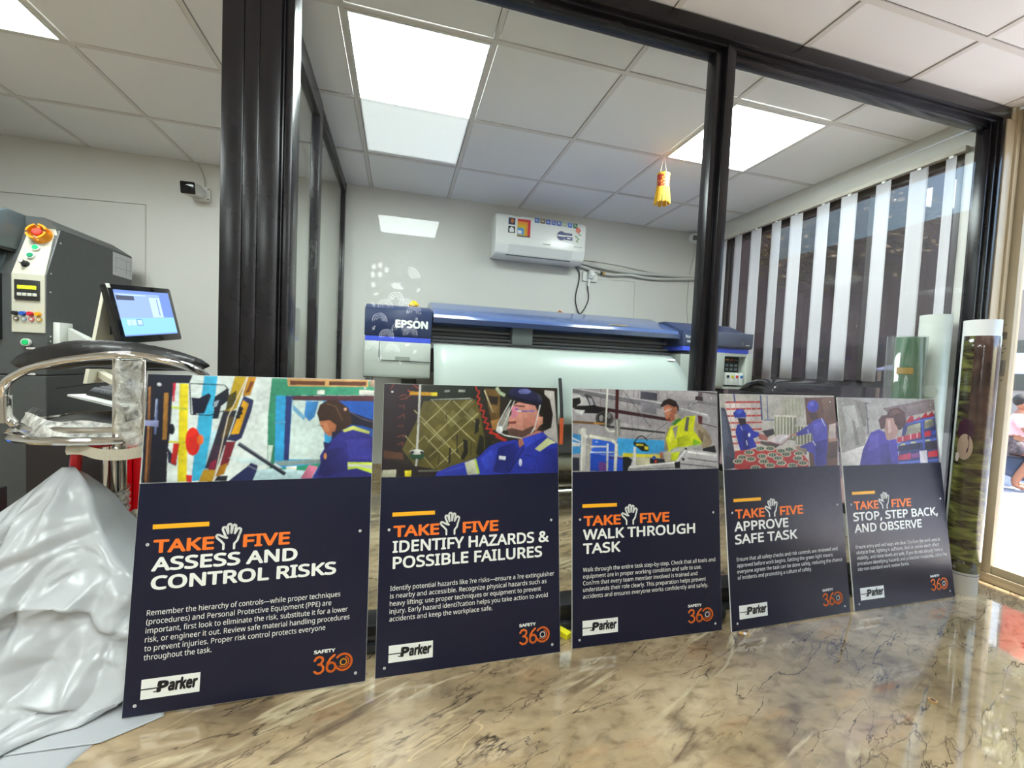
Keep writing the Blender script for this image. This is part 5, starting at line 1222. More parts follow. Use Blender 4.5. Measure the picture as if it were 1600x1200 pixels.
# monitor arm, screen and keyboard tray
AL = mat('stand_cream', '#c9c4b0', .4); ALW = mat('stand_white', '#d8dad4', .4)
ar = boxpart('arm_bracket', (-2.08, -2.05, 1.545, 1.64, .93, 1.085), ALW, mc, .004)
bm = B(); hexa(bm, [(-2.05, 1.60, .98), (-2.05, 1.635, .98), (-1.74, 1.32, .945), (-1.76, 1.28, .945), (-2.05, 1.60, 1.06), (-2.05, 1.635, 1.06), (-1.74, 1.32, .985), (-1.76, 1.28, .985)]); mk('support_arm', bm, ALW, ar, smooth=False)
bm = B(); prism(bm, [(1.14, .80), (1.36, .80), (1.40, .96), (1.335, 1.245), (1.265, 1.245)], 'x', -1.715, -1.70, bev=.002); box(bm, -1.70, -1.697, 1.30, 1.325, 1.03, 1.09, mi=1); mk('stand_plate', bm, [AL, BLACK], ar, label='cream tapering plate behind the screen')
mo = thing('computer_monitor', 'black framed monitor with blue screen beside the grey machine', 'monitor', (-1.585, 1.175, .985))
mo.rotation_mode = 'QUATERNION'; mo.rotation_quaternion = (Matrix.Rotation(1.416, 3, 'Z') @ Matrix.Rotation(-.172, 3, 'X') @ Matrix.Rotation(-.11, 3, 'Y')).to_quaternion()
BZ = mat('monitor_bezel', '#101012', .15, coat=.5)
bm = B(); prism(bm, rbox2(0, .43, 0, .278, .014), 'y', 0, .03, bev=.003); mk('monitor_case', bm, BZ, mo, local=True)
bm = B(); box(bm, .0, .02, -.001, .004, .258, .278, .002); mk('corner_sticker', bm, WHITE, mo, local=True)
SCB = emitter('screen_blue', lin('#8ea6dc'), .72); SCD = emitter('screen_grey', lin('#4a5060'), .8); SCL = emitter('screen_light', lin('#a8c0ea'), .8); SCC = emitter('screen_cyan', lin('#7fb4dc'), .8); SCM = emitter('screen_mid', lin('#6c86c8'), .75)
bm = B(); Ys = -.0008
def sq(x0, x1, z0, z1, mi, y): poly(bm, [(x0, y, z0), (x1, y, z0), (x1, y, z1), (x0, y, z1)], mi)
sq(.028, .402, .034, .252, 0, Ys); sq(.028, .402, .034, .120, 3, Ys - .0002); sq(.028, .402, .238, .252, 4, Ys - .0002); sq(.034, .145, .205, .226, 1, Ys - .0003); sq(.245, .322, .122, .222, 2, Ys - .0003); sq(.325, .402, .122, .238, 4, Ys - .0002); sq(.062, .085, .085, .112, 2, Ys - .0004); sq(.09, .118, .085, .112, 2, Ys - .0004); sq(.124, .162, .083, .114, 4, Ys - .0004); sq(.128, .158, .087, .110, 2, Ys - .0006); sq(.028, .402, .034, .040, 4, Ys - .0004); sq(.05, .23, .228, .232, 2, Ys - .0004); sq(.295, .302, .130, .215, 4, Ys - .0005)
mk('screen', bm, [SCB, SCD, SCL, SCC, SCM], mo, smooth=False, local=True, label='lit blue screen', normals=False)
bm = B(); tube(bm, [(.21, .03, .12), (.21, .09, .10), (.21, .11, .02)], .018, 10); mk('monitor_neck', bm, BLACK, mo, local=True)
KT = [(-1.579, .826), (-1.241, .476), (-1.02, .68), (-1.35, 1.04)]
tr = thing('keyboard_tray', 'white tray holding the keyboard behind the stool', 'tray', (-1.35, .80, .78))
bm = B(); hexa(bm, [(*p, .772) for p in KT] + [(*p, .780) for p in KT]); mk('tray_plate', bm, mat('tray_white', '#e2e6e0', .4), tr, smooth=False)
bm = B(); hexa(bm, [(-1.42, .96, .75), (-1.40, .98, .75), (-1.70, 1.25, .83), (-1.72, 1.23, .83), (-1.42, .96, .772), (-1.40, .98, .772), (-1.70, 1.25, .86), (-1.72, 1.23, .86)]); mk('tray_arm', bm, AL, tr, smooth=False)
kb = thing('keyboard', 'black computer keyboard lying on the white tray', 'keyboard', (-1.35, .78, .78))
o_, ax_, ay_ = Vector((-1.505, .80, .781)), (Vector((-1.241, .476, 0)) - Vector((-1.579, .826, 0))).normalized(), Vector((.72, .69, 0)).normalized()
kbp = lambda u, v, z: o_ + ax_ * u + ay_ * v + Vector((0, 0, z))
bm = B(); hexa(bm, [kbp(0, 0, 0), kbp(.40, 0, 0), kbp(.40, .15, 0), kbp(0, .15, 0), kbp(0, .004, .016), kbp(.40, .004, .016), kbp(.40, .146, .05), kbp(0, .146, .05)]); mk('keyboard_base', bm, BLACK, kb, smooth=False)
bm = B()
for i in range(18):
    for j in range(6):
        u, v = .010 + i * .0212, .010 + j * .0222; z0 = .016 + .034 * v / .146
        hexa(bm, [kbp(u, v, z0), kbp(u + .018, v, z0), kbp(u + .018, v + .019, z0 + .004), kbp(u, v + .019, z0 + .004), kbp(u + .003, v + .003, z0 + .008), kbp(u + .015, v + .003, z0 + .008), kbp(u + .015, v + .016, z0 + .012), kbp(u + .003, v + .016, z0 + .012)])
o = mk('keycaps', bm, mat('keycap', '#5c5d63', .3), kb, smooth=False)
wire('desk_cable', [(-1.30, .82, .765), (-1.36, .95, .70), (-1.42, 1.1, .55), (-1.5, 1.3, .3), (-1.55, 1.45, .02)], .004, BLACK, 'black cable dropping from the keyboard tray', 'cable')
wire('desk_cable', [(-1.515, 1.05, .765), (-1.53, 1.05, .65), (-1.535, 1.04, .45), (-1.54, 1.03, .005)], .004, BLACK, 'thin black cable hanging beside the grey machine', 'cable')

# ================================================================== bar stool
st = thing('bar_stool', 'chrome bar stool with black padded backrest, seat half wrapped in plastic', 'stool', (-1.30, .60, 0))
hoop = smooth_path([(-1.555, .56, .70), (-1.572, .55, .74), (-1.572, .54, .80), (-1.556, .53, .842), (-1.51, .51, .872), (-1.45, .48, .897), (-1.33, .43, .924), (-1.19, .40, .944), (-1.10, .41, .939), (-1.02, .44, .916), (-.985, .49, .88), (-.975, .53, .80), (-.985, .56, .70)], 5)
bm = B(); tube(bm, hoop, .0135, 12); mk('back_hoop', bm, CHROME, st)
for x in (-1.572, -.977):
    bm = B(); tube(bm, [(x, .545, .80), (x, .548, .71)], .0175, 12); mk('hoop_sleeve', bm, CHROME, st)
for q, dz in ((.265, .0), (.235, .026)):
    bm = B(); tube(bm, [(-1.28 + (q + .02) * math.cos(2 * PI * i / 48), .62 + q * math.sin(2 * PI * i / 48), .682 + dz) for i in range(48)], .0125, 10, closed=True); mk('seat_ring', bm, CHROME, st)
for x, y in ((-1.186, .385), (-1.118, .385)):
    bm = B(); box(bm, x - .010, x + .010, y - .004, y + .004, .645, .935, .003); ell(bm, (x, y - .003, .65), (.011, .006, .014), 10); mk('back_strut', bm, CHROME, st)
def padpt(x): # back pad follows the hoop
    best = min(hoop[20:50], key=lambda p: abs(p.x - x)); return best
LEA = mat('black_leather', '#1a191b', .36, bump=.25, bscale=35, coat=.15)
bm = B(); padx = [-1.525 + .545 * i / 27 for i in range(28)]; rnd = random.Random(2); V = []
for i, x in enumerate(padx):
    t_ = i / 27; e_ = min(1, math.sin(PI * min(max(t_, .0), 1)) ** .5 + .05); zc = .918 + .036 * math.sin(PI * (t_ * .92 + .07)) - .02 * (1 - t_); yc = .502 - .048 * math.sin(PI * t_); hh, dd = .046 * e_, .024 * e_
    V.append([bm.verts.new((x, yc + dd * math.cos(a), zc + hh * math.sin(a) + rnd.uniform(-.0012, .0012))) for a in [2 * PI * k / 14 for k in range(14)]])
for a, b_ in zip(V, V[1:]):
    for k in range(14): bm.faces.new((a[k], a[(k + 1) % 14], b_[(k + 1) % 14], b_[k]))
bm.faces.new(V[0]); bm.faces.new(V[-1]); mk('backrest_pad', bm, LEA, st, label='black padded backrest')
bm = B(); surf(bm, lambda u, v: (-1.28 + .25 * v * math.cos(2 * PI * u), .63 + .23 * v * math.sin(2 * PI * u), .735 - .04 * v ** 4), 40, 10, closed_u=True); surf(bm, lambda u, v: (-1.28 + .25 * math.cos(2 * PI * u), .63 + .23 * math.sin(2 * PI * u), .695 - .01 * v), 40, 2, closed_u=True); mk('seat', bm, LEA, st)
bm = B(); tube(bm, [(-1.305, .60, .69), (-1.305, .60, .30)], .033, 28); tube(bm, [(-1.305, .60, .30), (-1.305, .60, .05)], .025, 24); tube(bm, [(-1.305, .60, .35), (-1.305, .60, .26)], .038, 28); mk('gas_column', bm, CHROME, st)
bm = B(); surf(bm, lambda u, v: (-1.305 + .21 * v * math.cos(2 * PI * u), .60 + .21 * v * math.sin(2 * PI * u), .06 - .05 * v ** 1.5), 40, 6, closed_u=True); mk('base_disc', bm, CHROME, st)
bm = B(); tube(bm, [(-1.27, .595, .335), (-1.09, .56, .345), (-1.06, .60, .342), (-1.08, .66, .34), (-1.27, .61, .335)], .009, 8); tube(bm, [(-1.268, .585, .30), (-1.08, .53, .335)], .007, 8); mk('footrest', bm, CHROME, st)
PW = glassy('seat_plastic', (.95, .95, .93), .03, .4, .75, (.66, .65, .60), .5, .12)
bm = B(); rnd = random.Random(11)
def wrapseat(u, v):
    a = PI * (.98 + 1.05 * u); q = .262 - .03 * v + .008 * math.sin(17 * u + 3 * v); return (-1.28 + (q + .012) * math.cos(a), .62 + q * math.sin(a) * .96, .690 + .055 * v + .012 * math.sin(9 * u) * v + .006 * math.sin(31 * u + 5 * v))
surf(bm, wrapseat, 44, 8); mk('seat_plastic', bm, PW, st)
bm = B(); surf(bm, lambda u, v: (-1.30 + .215 * u + .004 * math.sin(9 * v), .363 + .006 * math.sin(14 * u), .668 - .034 * v + .008 * math.sin(7 * u + 1) - .01 * u), 16, 4); mk('plastic_flap', bm, mat('plastic_dull', '#b8b2a0', .4, bump=.5, bscale=30), st)
bm = B(); surf(bm, lambda u, v: (-1.184 + .07 * u, .374 + .006 * math.sin(20 * v + 6 * u), .66 + .27 * v), 10, 22); mk('strut_film', bm, FILM, st)
bm = B(); surf(bm, lambda u, v: (-1.305 + (.040 + .004 * math.sin(40 * v)) * math.cos(2 * PI * u), .60 + (.040 + .004 * math.sin(40 * v + 2 * u)) * math.sin(2 * PI * u), .31 + .16 * v + .008 * math.sin(2 * PI * u)), 28, 20, closed_u=True); mk('column_film', bm, glassy('column_film', (.95, .95, .93), .04, .3, .5, (.74, .73, .68), .6, .3), st)
bm = B(); tube(bm, smooth_path([(-1.35, .585, .335), (-1.32, .552, .325), (-1.28, .555, .345), (-1.245, .575, .375), (-1.22, .59, .385)], 6), [.014 + .004 * math.sin(i) for i in range(25)], 8); mk('film_twist', bm, mat('film_twist', '#b4ad98', .35, bump=.6, bscale=60), st)

# ================================================================== red stand, dark cabinet, blue handle
REDP = mat('red_paint', '#c80a18', .3, coat=.3, noise=.05, nscale=8)
rd = thing('red_display_stand', 'tall red steel box post behind the stool and the first sign', 'stand', (-1.55, 1.2, 0))
bm = B(); box(bm, -1.632, -1.548, 1.15, 1.25, 0, .56, .004); box(bm, -1.546, -1.50, 1.18, 1.24, .12, .56, .003); mk('red_post', bm, REDP, rd)
bm = B(); box(bm, -1.70, -1.48, 1.1, 1.3, 0, .012, .003); mk('base_foot', bm, REDP, rd)
hd = thing('pallet_jack', 'red hand truck with curved red handle poking from the white plastic sheet', 'hand truck', (-1.5, .55, 0))
bm = B(); tube(bm, smooth_path([(-1.21, .53, .655), (-1.28, .50, .652), (-1.325, .475, .63), (-1.338, .465, .57), (-1.345, .47, .2), (-1.345, .48, .08)], 6), .015, 12, flat=1); mk('jack_handle', bm, REDP, hd)
bm = B(); box(bm, -1.42, -1.37, .46, .54, .03, .12, .01); cyl(bm, (-1.42, .50, .035), (-1.33, .50, .035), .034); mk('jack_head', bm, REDP, hd)
boxpart_o = boxpart('dark_cabinet', (-2.03, -1.66, 1.30, 1.75, 0, .60), mat('cabinet_brown', '#241d1e', .5), None, .006); tag(boxpart_o, 'low dark brown cabinet standing beside the grey machine', 'cabinet')
bm = B(); box(bm, -1.50, -1.44, 1.34, 1.38, 0, .58, .003); tag(mk('cardboard_strip', bm, mat('cardboard', '#b48a4c', .8, noise=.1, nscale=20)), 'narrow tan cardboard strip standing behind the red post', 'cardboard')
bm = B(); surf(bm, lambda u, v: (-1.92 + .10 * v ** .6 * math.cos(2 * PI * u), .75 + .10 * v ** .6 * math.sin(2 * PI * u), .42 + .07 * v), 28, 8, closed_u=True); o = tag(mk('blue_bowl', bm, mat('blue_plastic', '#2a6ae0', .4)), 'blue plastic bowl rim at the far left edge', 'bowl'); o.modifiers.new('thickness', 'SOLIDIFY').thickness = .004
bm = B(); box(bm, -2.04, -1.80, .62, .88, 0, .415, .005); tag(mk('dark_crate', bm, mat('crate_dark', '#2c2e30', .5)), 'dark crate under the blue bowl', 'crate')

# ================================================================== white plastic sheet and papers
from mathutils import noise as mn
ROWS = [  # z, y of the surface, left x, right x
 (.588, .43, -1.350, -1.316), (.552, .415, -1.385, -1.283), (.507, .395, -1.425, -1.251), (.465, .375, -1.470, -1.229), (.40, .345, -1.60, -1.196), (.338, .315, -1.72, -1.147), (.294, .295, -1.82, -1.103),
 (.256, .28, -1.9, -1.035), (.203, .26, -1.95, -.985), (.147, .23, -1.95, -.972), (.101, .19, -1.93, -.978), (.061, .15, -1.9, -.995), (.030, .12, -1.88, -1.03), (.008, .10, -1.85, -1.07)]
def ridge(p): return max(0, 1 - abs(mn.noise(p)) * 3.2)
def tarp(u, v):
    f = v * (len(ROWS) - 1); i = min(int(f), len(ROWS) - 2); t_ = f - i; a, b_ = ROWS[i], ROWS[i + 1]
    z, y, xl, xr = [a[k] + (b_[k] - a[k]) * t_ for k in range(4)]
    w = u * 1.25
    if w <= 1: x, dy = xl + (xr - xl) * w, .0
    else: s = (w - 1) / .25; x, dy = xr - .03 * s, .22 * s * min(1, v * 2.5 + .1)
    ww = min(1, w); edge = math.sin(PI * ww) ** .5 if 0 < ww < 1 else 0
    ang = math.atan2(x + 1.33, .66 - z)                       # folds fan out from the hook
    fan = (.5 + .5 * math.sin(ang * 15 + 1.2 * mn.noise((ang * 3, z * 4, 2)))) ** 2 * .035 * min(1, v * 5) * max(0, 1 - v * 1.25)
    k1 = ridge((x * 2.3 + 1.1, z * 3.1 + x * 1.3, 4.2)); k2 = ridge((x * 4.1 - z * 2.5, z * 5.2 + 3, 8.8)); k3 = ridge((x * 9 + z * 4, z * 10 - x * 3, 1.9))
    lowf = mn.noise((x * 3.1, z * 4.0, 6.6))
    amp = min(1, v * 2.0); vd = mn.voronoi((x * 3.2 + .4 * lowf, z * 3.8 + x * 1.2, 2.2))[0]; vor = .5 - min(1, vd[0])
    f1 = mn.voronoi((x * 5.5 + 1.6 * k1, z * 6.5 - x * 2 + .8 * lowf, 7.7))[0]; fac = min(.35, f1[1] - f1[0])
    d = edge * (.045 * min(1, v * 3) + fan + amp * (.035 * lowf + .050 * k1 * k1 + .034 * k2 * k2 + .012 * k3 + .06 * vor + .11 * fac))
    if .60 < v < .72: d += .018 * edge * math.sin((v - .60) / .12 * PI)
    return (x, y + dy - d, max(.006, z + amp * .012 * (k1 - k2) * (1 if v < .93 else 0)))
bm = B(); surf(bm, tarp, 150, 120); SHEET = mat('white_tarp', '#acaeb0', .27, spec=.5, bump=.35, bscale=13)
o = tag(mk('plastic_sheet', bm, SHEET, angle=1.2), 'big crumpled white plastic sheet draped in the lower left corner', 'plastic sheet'); o.modifiers.new('thickness', 'SOLIDIFY').thickness = .003
PAPER = mat('white_paper', '#aaacaf', .55)
def paper(pts, z, lab, curl=.01, seed=1):
    bm = B(); P = [Vector((*p, 0)) for p in pts]
    def f(u, v):
        p = (P[0] * (1 - u) + P[1] * u) * (1 - v) + (P[3] * (1 - u) + P[2] * u) * v
        return (p.x, p.y, z + curl * (.5 + .5 * mn.noise((p.x * 7 + seed, p.y * 9, seed))) )
    surf(bm, f, 26, 18); o = tag(mk('paper_sheet', bm, PAPER), lab, 'paper', 'white paper sheets on the floor'); o.modifiers.new('thickness', 'SOLIDIFY').thickness = .0015
paper([(-1.62, -.06), (-1.055, -.045), (-.96, .25), (-1.6, .30)], .0004, 'lowest white paper sheet reaching furthest onto the marble floor', .001, 2)
paper([(-1.55, .03), (-1.02, .015), (-.915, .075), (-1.0, .33)], .003, 'white paper sheet tucked under the corner of the first sign', .002, 5)
paper([(-1.7, .06), (-1.10, .09), (-1.0, .17), (-1.5, .34)], .011, 'upper white paper sheet directly below the plastic sheet', .010, 8)

# ================================================================== small things on the floor
bm = B(); hexa(bm, [(.235, .205, .002), (.262, .165, .002), (.285, .18, .002), (.255, .22, .002), (.235, .205, .024), (.262, .165, .020), (.285, .18, .020), (.255, .22, .024)]); box(bm, .23, .25, .213, .23, .004, .02, mi=1); tag(mk('utility_knife', bm, [mat('knife_yellow', '#e8dc1c', .4), BLACK]), 'yellow knife handle on the floor between second and middle signs', 'knife')
bm = B(); ell(bm, (.90, .175, .03), (.035, .03, .03), 18); tag(mk('rubber_stopper', bm, mat('rubber_black', '#1a1a1c', .6)), 'black rubber lump behind the right edge of the middle sign', 'stopper')
bm = B()
for i, (dx, dy, r) in enumerate(((0, 0, .008), (.012, -.004, .007), (.022, -.008, .006))): ell(bm, (.925 + dx, .075 + dy, r * .6), (r * 1.3, r, r * .6), 8, i % 2)
tag(mk('paper_scrap', bm, [mat('scrap_tan', '#c89a5c', .7), WHITE]), 'tiny tan and white scrap on the floor below the fourth sign', 'scrap')
bm = B(); cyl(bm, (1.262, -.32, 0), (1.262, -.32, .006), .011, n=20); cyl(bm, (1.262, -.32, .006), (1.262, -.32, .0064), .007, n=16, mi=1); tag(mk('floor_stud', bm, [mat('stud_tan', '#b08a58', .4), mat('stud_core', '#5a3a20', .5)]), 'small round brown stud on the marble at lower right', 'stud')

# ================================================================== behind the camera: lattice screen mirrored in the glass, daylight through it made by emission
js = thing('lattice_screen', 'white floral lattice screen on the rear wall, glowing shapes standing in for daylight through its holes, mirrored over the printer', 'screen', (-.4, -2.72, 1.2))
bm = B(); box(bm, -.68, -.15, -2.74, -2.72, .0, 1.95); mk('screen_board', bm, mat('lattice_board', '#6e6a66', .6), js)
GLOW = emitter('lattice_daylight_glow', (.96, .97, 1), 8.5); bm = B(); yb = -2.7185  # emissive shapes stand in for daylight coming through the perforations
Pm = lambda x, z: (x, yb, z); rnd = random.Random(4)
def arcs(c, radii, a0, a1, w):
    for q in radii: stroke(bm, [(c[0] + q * math.cos(a0 + (a1 - a0) * i / 12), c[1] + q * math.sin(a0 + (a1 - a0) * i / 12)) for i in range(13)], w, Pm, n=6)
def petal(c, a, l, w): poly(bm, [Pm(c[0] + l * math.sin(PI * t_ / 10) ** .0 * (t_ / 10) * math.cos(a) - w * math.sin(PI * t_ / 10) * math.sin(a), c[1] + l * (t_ / 10) * math.sin(a) + w * math.sin(PI * t_ / 10) * math.cos(a)) for t_ in range(11)] + [Pm(c[0] + l * (t_ / 10) * math.cos(a) + w * math.sin(PI * t_ / 10) * math.sin(a), c[1] + l * (t_ / 10) * math.sin(a) - w * math.sin(PI * t_ / 10) * math.cos(a)) for t_ in range(9, 0, -1)])
for cx, cz in ((-.40, 1.58), (-.50, 1.50), (-.30, 1.52), (-.22, 1.46), (-.55, 1.36), (-.36, 1.28), (-.48, 1.2), (-.25, 1.24), (-.42, 1.06), (-.6, 1.08)): arcs((cx, cz), (.028, .048, .068), -.2, PI + .2, .0095)
for i in range(6): petal((-.40, 1.68), PI / 7 * i + .2, .075, .014)
for x, z in ((-.62, 1.88), (-.56, 1.9), (-.50, 1.86), (-.63, 1.80), (-.56, 1.81), (-.62, 1.70)): poly(bm, [Pm(x + .022 * math.cos(2 * PI * i / 10), z + .03 * math.sin(2 * PI * i / 10)) for i in range(10)])
arcs((-.28, 1.80), (.03, .055, .08, .105), .1, 1.6, .014)
for x, z, a in ((-.2, 1.66, 1.0), (-.62, 1.6, .4), (-.6, 1.48, 2.0), (-.2, 1.36, 1.3), (-.62, 1.25, 1.0), (-.3, 1.12, .3), (-.55, .95, 1.1), (-.33, .92, 1.9), (-.22, 1.04, .8)): petal((x, z), a, .06, .014)
o = mk('glowing_cutouts', bm, GLOW, js, smooth=False, normals=False)

# ================================================================== outside, beyond the door
PAVE = mat('pavement_pink', '#cbbdb6', .8, noise=.08, nscale=4); ROAD = mat('road_grey', '#8d8d96', .85, noise=.08, nscale=6)
bm = B(); box(bm, 2.58, 4.0, -12, 9, -.5, -.02); struct('floor_pavement', bm, PAVE, smooth=False)
bm = B(); box(bm, 4.0, 40, -25, 30, -.5, -.3); struct('floor_road', bm, ROAD, smooth=False)
bm = B(); box(bm, -5, 3.2, -12, 9, 2.75, 3.1); struct('ceiling_sun_blocker', bm, mat('sun_blocker', '#a8a4a0', .8), smooth=False)  # unseen roof overhang, its reach set to keep direct sun out of the room
# buildings and trees across the road
for i, (y0, y1, h, c) in enumerate(((-14, -5, 6, '#b8aca4'), (-4.5, 4.0, 3.4, '#c9c3bc'), (5, 22, 16, '#8f8480'))):
    bdg = thing('street_building', ('pale plaster building far across the road on the right', 'low light building directly across the road behind the rider', 'tall mauve building across the road beyond the blind')[i], 'building', (16, (y0 + y1) / 2, -.3))
    bm = B(); box(bm, 15.3, 21, y0, y1, -.3, h); mk('building_wall', bm, mat('plaster_%d' % i, c, .85, noise=.05, nscale=1), bdg, smooth=False)
    for k in range(int((y1 - y0) / 2.5)):
        y = y0 + 1 + k * 2.5; bm = B(); box(bm, 15.26, 15.32, y, y + 1.3, .9, 2.2); mk('building_window', bm, mat('dark_pane', '#2c3036', .2), bdg, smooth=False)
rnd = random.Random(21); LEAFG = mat('tree_leaf', '#8f8a60', .5, noise=.6, nscale=3, transl=.3); BARK = mat('bark', '#5a4a3c', .9, noise=.2, nscale=12)
def tree(x, y, h, r, lab):
    t = thing('street_tree', lab, 'tree', (x, y, -.3), 'trees across the road'); bm = B(); tube(bm, smooth_path([(x, y, -.3), (x + .1, y - .05, h * .4), (x, y + .1, h * .75)], 4), [.14 - .01 * i for i in range(9)], 8); mk('trunk', bm, BARK, t)
    bm = B()
    for i in range(3400):
        a, b_, q = rnd.uniform(0, 2 * PI), rnd.uniform(-1, 1), rnd.random() ** .4; s = math.sqrt(1 - b_ * b_); p = Vector((x + r * q * s * math.cos(a), y + r * q * s * math.sin(a), h + r * .75 * q * b_))
        d = Vector((rnd.uniform(-1, 1), rnd.uniform(-1, 1), rnd.uniform(-1, 1))).normalized(); e_ = d.orthogonal().normalized(); L_ = rnd.uniform(.09, .17)
        poly(bm, [p - d * L_, p + e_ * L_ * .45, p + d * L_, p - e_ * L_ * .45])
    mk('foliage', bm, LEAFG, t, smooth=False, normals=False)
tree(12.6, 3.6, 5.6, 2.4, 'leafy tree across the road straight out of the door'); tree(12.4, 9.0, 5.2, 2.3, 'leafy tree across the road furthest left'); tree(12.2, -1.8, 5.2, 2.4, 'leafy tree across the road right of the door')
aw = thing('market_awning', 'blue and white tarpaulin stall awning across the road', 'awning', (8.2, 2.6, -.3))
bm = B(); hexa(bm, [(7.6, 1.9, 1.15), (9.2, 1.9, 1.5), (9.2, 4.4, 1.5), (7.6, 4.4, 1.15), (7.6, 1.9, 1.17), (9.2, 1.9, 1.52), (9.2, 4.4, 1.52), (7.6, 4.4, 1.17)]); mk('awning_sheet', bm, mat('tarpaulin_blue', '#9fb4d8', .6), aw, smooth=False)
for y in (2.0, 4.3):
    bm = B(); tube(bm, [(7.65, y, -.3), (7.65, y, 1.15)], .025, 8); tube(bm, [(9.1, y, -.3), (9.1, y, 1.48)], .025, 8); mk('awning_pole', bm, STEEL, aw)
for y0, y1, c, l in ((2.2, 3.45, '#d8452c', 'red'), (3.47, 4.25, '#e4e2e0', 'white')):
    bm = B(); surf(bm, lambda u, v: (9.6 + .04 * math.sin(u * 14), y0 + (y1 - y0) * u, 3.446 - .85 * v), 18, 4); o = tag(mk('hanging_cloth', bm, mat('cloth_' + l, c, .8, transl=.3)), l + ' cloth hanging at the roadside stall', 'cloth'); o.modifiers.new('thickness', 'SOLIDIFY').thickness = .01
cl_ = thing('cloth_rail', 'thin steel rail carrying the red and white cloths', 'rail', (9.6, 3.2, -.3))
bm = B(); tube(bm, [(9.6, 2.1, 3.46), (9.6, 4.35, 3.46)], .012, 8); mk('rail_bar', bm, STEEL, cl_)
for y in (2.12, 4.33):
    bm = B(); tube(bm, [(9.6, y, -.3), (9.6, y, 3.46)], .014, 8); mk('rail_post', bm, STEEL, cl_)

# --- motorcycle rider glimpsed at the right edge
hdir = Vector((.453, -.892, 0)); sdir = Vector((.892, .453, 0)); R0 = Vector((7.0, 2.30, -.3))
HP = lambda h, z, s=0: R0 + hdir * h + sdir * s + Vector((0, 0, z + .3))
per = thing('person', 'person in pink shirt and dark shorts riding a scooter on the road', 'person', tuple(R0))
def skin(name, J, E, rad, m, parent):
    me = bpy.data.meshes.new(name); me.from_pydata([tuple(HP(*j) - R0) for j in J], E, []); o = bpy.data.objects.new(name, me); COL.objects.link(o); o.parent = parent
    s = o.modifiers.new('skin', 'SKIN'); s.use_smooth_shade = True
    for v, r in zip(me.skin_vertices[0].data, rad): v.radius = (r, r)
    me.skin_vertices[0].data[0].use_root = True; o.modifiers.new('sub', 'SUBSURF').render_levels = 2; me.materials.append(m); return o
SKINM = mat('skin_brown', '#8a5a42', .55)
body = [(.03, .26), (.04, .42), (.06, .56), (.07, .66), (.085, .73),                                    # pelvis, chest, neck, jaw
        (.06, .60, .15), (.12, .44, .19), (.28, .40, .17), (.34, .41, .15), (.06, .60, -.15), (.12, .44, -.19), (.28, .40, -.17), (.34, .41, -.15),
        (.05, .25, .09), (.22, .17, .11), (.08, -.12, .10), (.06, -.22, .10), (.17, -.245, .11), (.05, .25, -.09), (.22, .17, -.11), (.08, -.12, -.10), (.06, -.22, -.10), (.17, -.245, -.11)]
edg = [(0, 1), (1, 2), (2, 3), (3, 4), (2, 5), (5, 6), (6, 7), (7, 8), (2, 9), (9, 10), (10, 11), (11, 12), (0, 13), (13, 14), (14, 15), (15, 16), (16, 17), (0, 18), (18, 19), (19, 20), (20, 21), (21, 22)]
rad = [.115, .11, .10, .05, .05, .05, .038, .03, .03, .05, .038, .03, .03, .075, .062, .042, .032, .03, .075, .062, .042, .032, .03]
skin('body', body, edg, rad, SKINM, per)
bm = B(); hc = HP(.095, .775); ell(bm, hc, (.078, .078, .102), 20); ell(bm, HP(.185, .765), (.014, .014, .02), 8); ell(bm, HP(.15, .715), (.035, .035, .03), 10)
for s in (-.078, .078): ell(bm, HP(.085, .77, s), (.014, .014, .028), 8)
for s in (-.03, .03): ell(bm, HP(.163, .79, s), (.012, .012, .008), 8, 1)
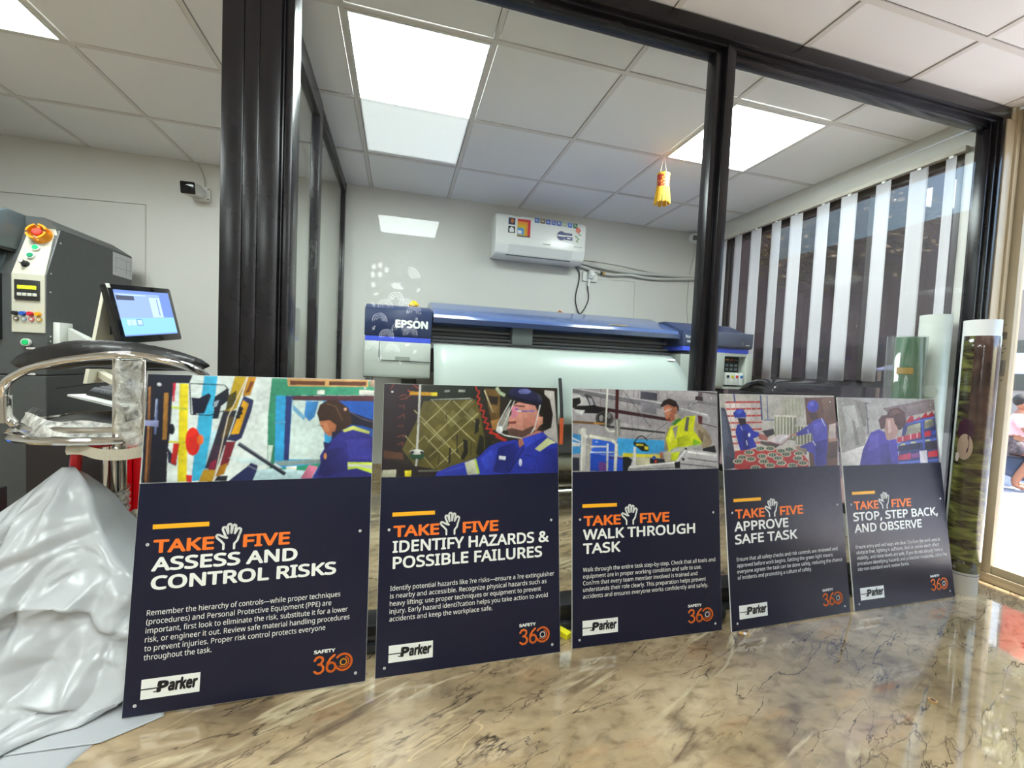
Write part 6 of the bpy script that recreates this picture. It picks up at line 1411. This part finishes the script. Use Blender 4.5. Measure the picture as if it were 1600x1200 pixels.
ell(bm, HP(.166, .732), (.016, .022, .006), 8, 2); mk('head', bm, [SKINM, BLACK, mat('lips', '#6a3a34', .6)], per)
bm = B(); ell(bm, HP(.07, .815), (.086, .086, .085), 18); mk('hair', bm, mat('hair_black', '#17120f', .7), per)
skin('pink_shirt', [(.03, .25), (.04, .42), (.058, .57), (.062, .62), (.06, .60, .15), (.10, .48, .185), (.06, .60, -.15), (.10, .48, -.185)], [(0, 1), (1, 2), (2, 3), (2, 4), (4, 5), (2, 6), (6, 7)], [.14, .132, .118, .06, .068, .06, .068, .06], mat('shirt_pink', '#e0a4a8', .8), per)
skin('patterned_shorts', [(.03, .25), (.05, .25, .09), (.19, .18, .11), (.05, .25, -.09), (.19, .18, -.11)], [(0, 1), (1, 2), (0, 3), (3, 4)], [.125, .088, .082, .088, .082], mat('shorts_pattern', '#4a4044', .8, noise=.8, nscale=26), per)
sk = thing('scooter', 'dark scooter under the rider in pink', 'scooter', tuple(HP(.2, -.3)))
bm = B(); prism(bm, [(-.35, .05), (-.42, .16), (.12, .14), (.2, -.08), (.45, -.08), (.55, .35), (.62, .35), (.55, -.14), (.1, -.16), (-.2, -.05)], 'y', -.07, .07, bev=.015); bmesh.ops.transform(bm, verts=bm.verts, matrix=Matrix(((hdir.x, sdir.x, 0, R0.x), (hdir.y, sdir.y, 0, R0.y), (0, 0, 1, 0), (0, 0, 0, 1)))); mk('scooter_body', bm, mat('scooter_navy', '#2c3850', .3), sk)
for h in (-.32, .82):
    bm = B(); cyl(bm, HP(h, -.08, -.05), HP(h, -.08, .05), .215, n=32); cyl(bm, HP(h, -.08, -.055), HP(h, -.08, .055), .13, n=24, mi=1); mk('wheel', bm, [BLACK, STEEL], sk)
bm = B(); tube(bm, [HP(.58, .05), HP(.8, -.08)], .03, 10); tube(bm, [HP(.56, .33), HP(.5, .47)], .02, 8); tube(bm, [HP(.42, .42, -.2), HP(.5, .47, 0), HP(.42, .42, .2)], .016, 8); mk('handlebar', bm, STEEL, sk)
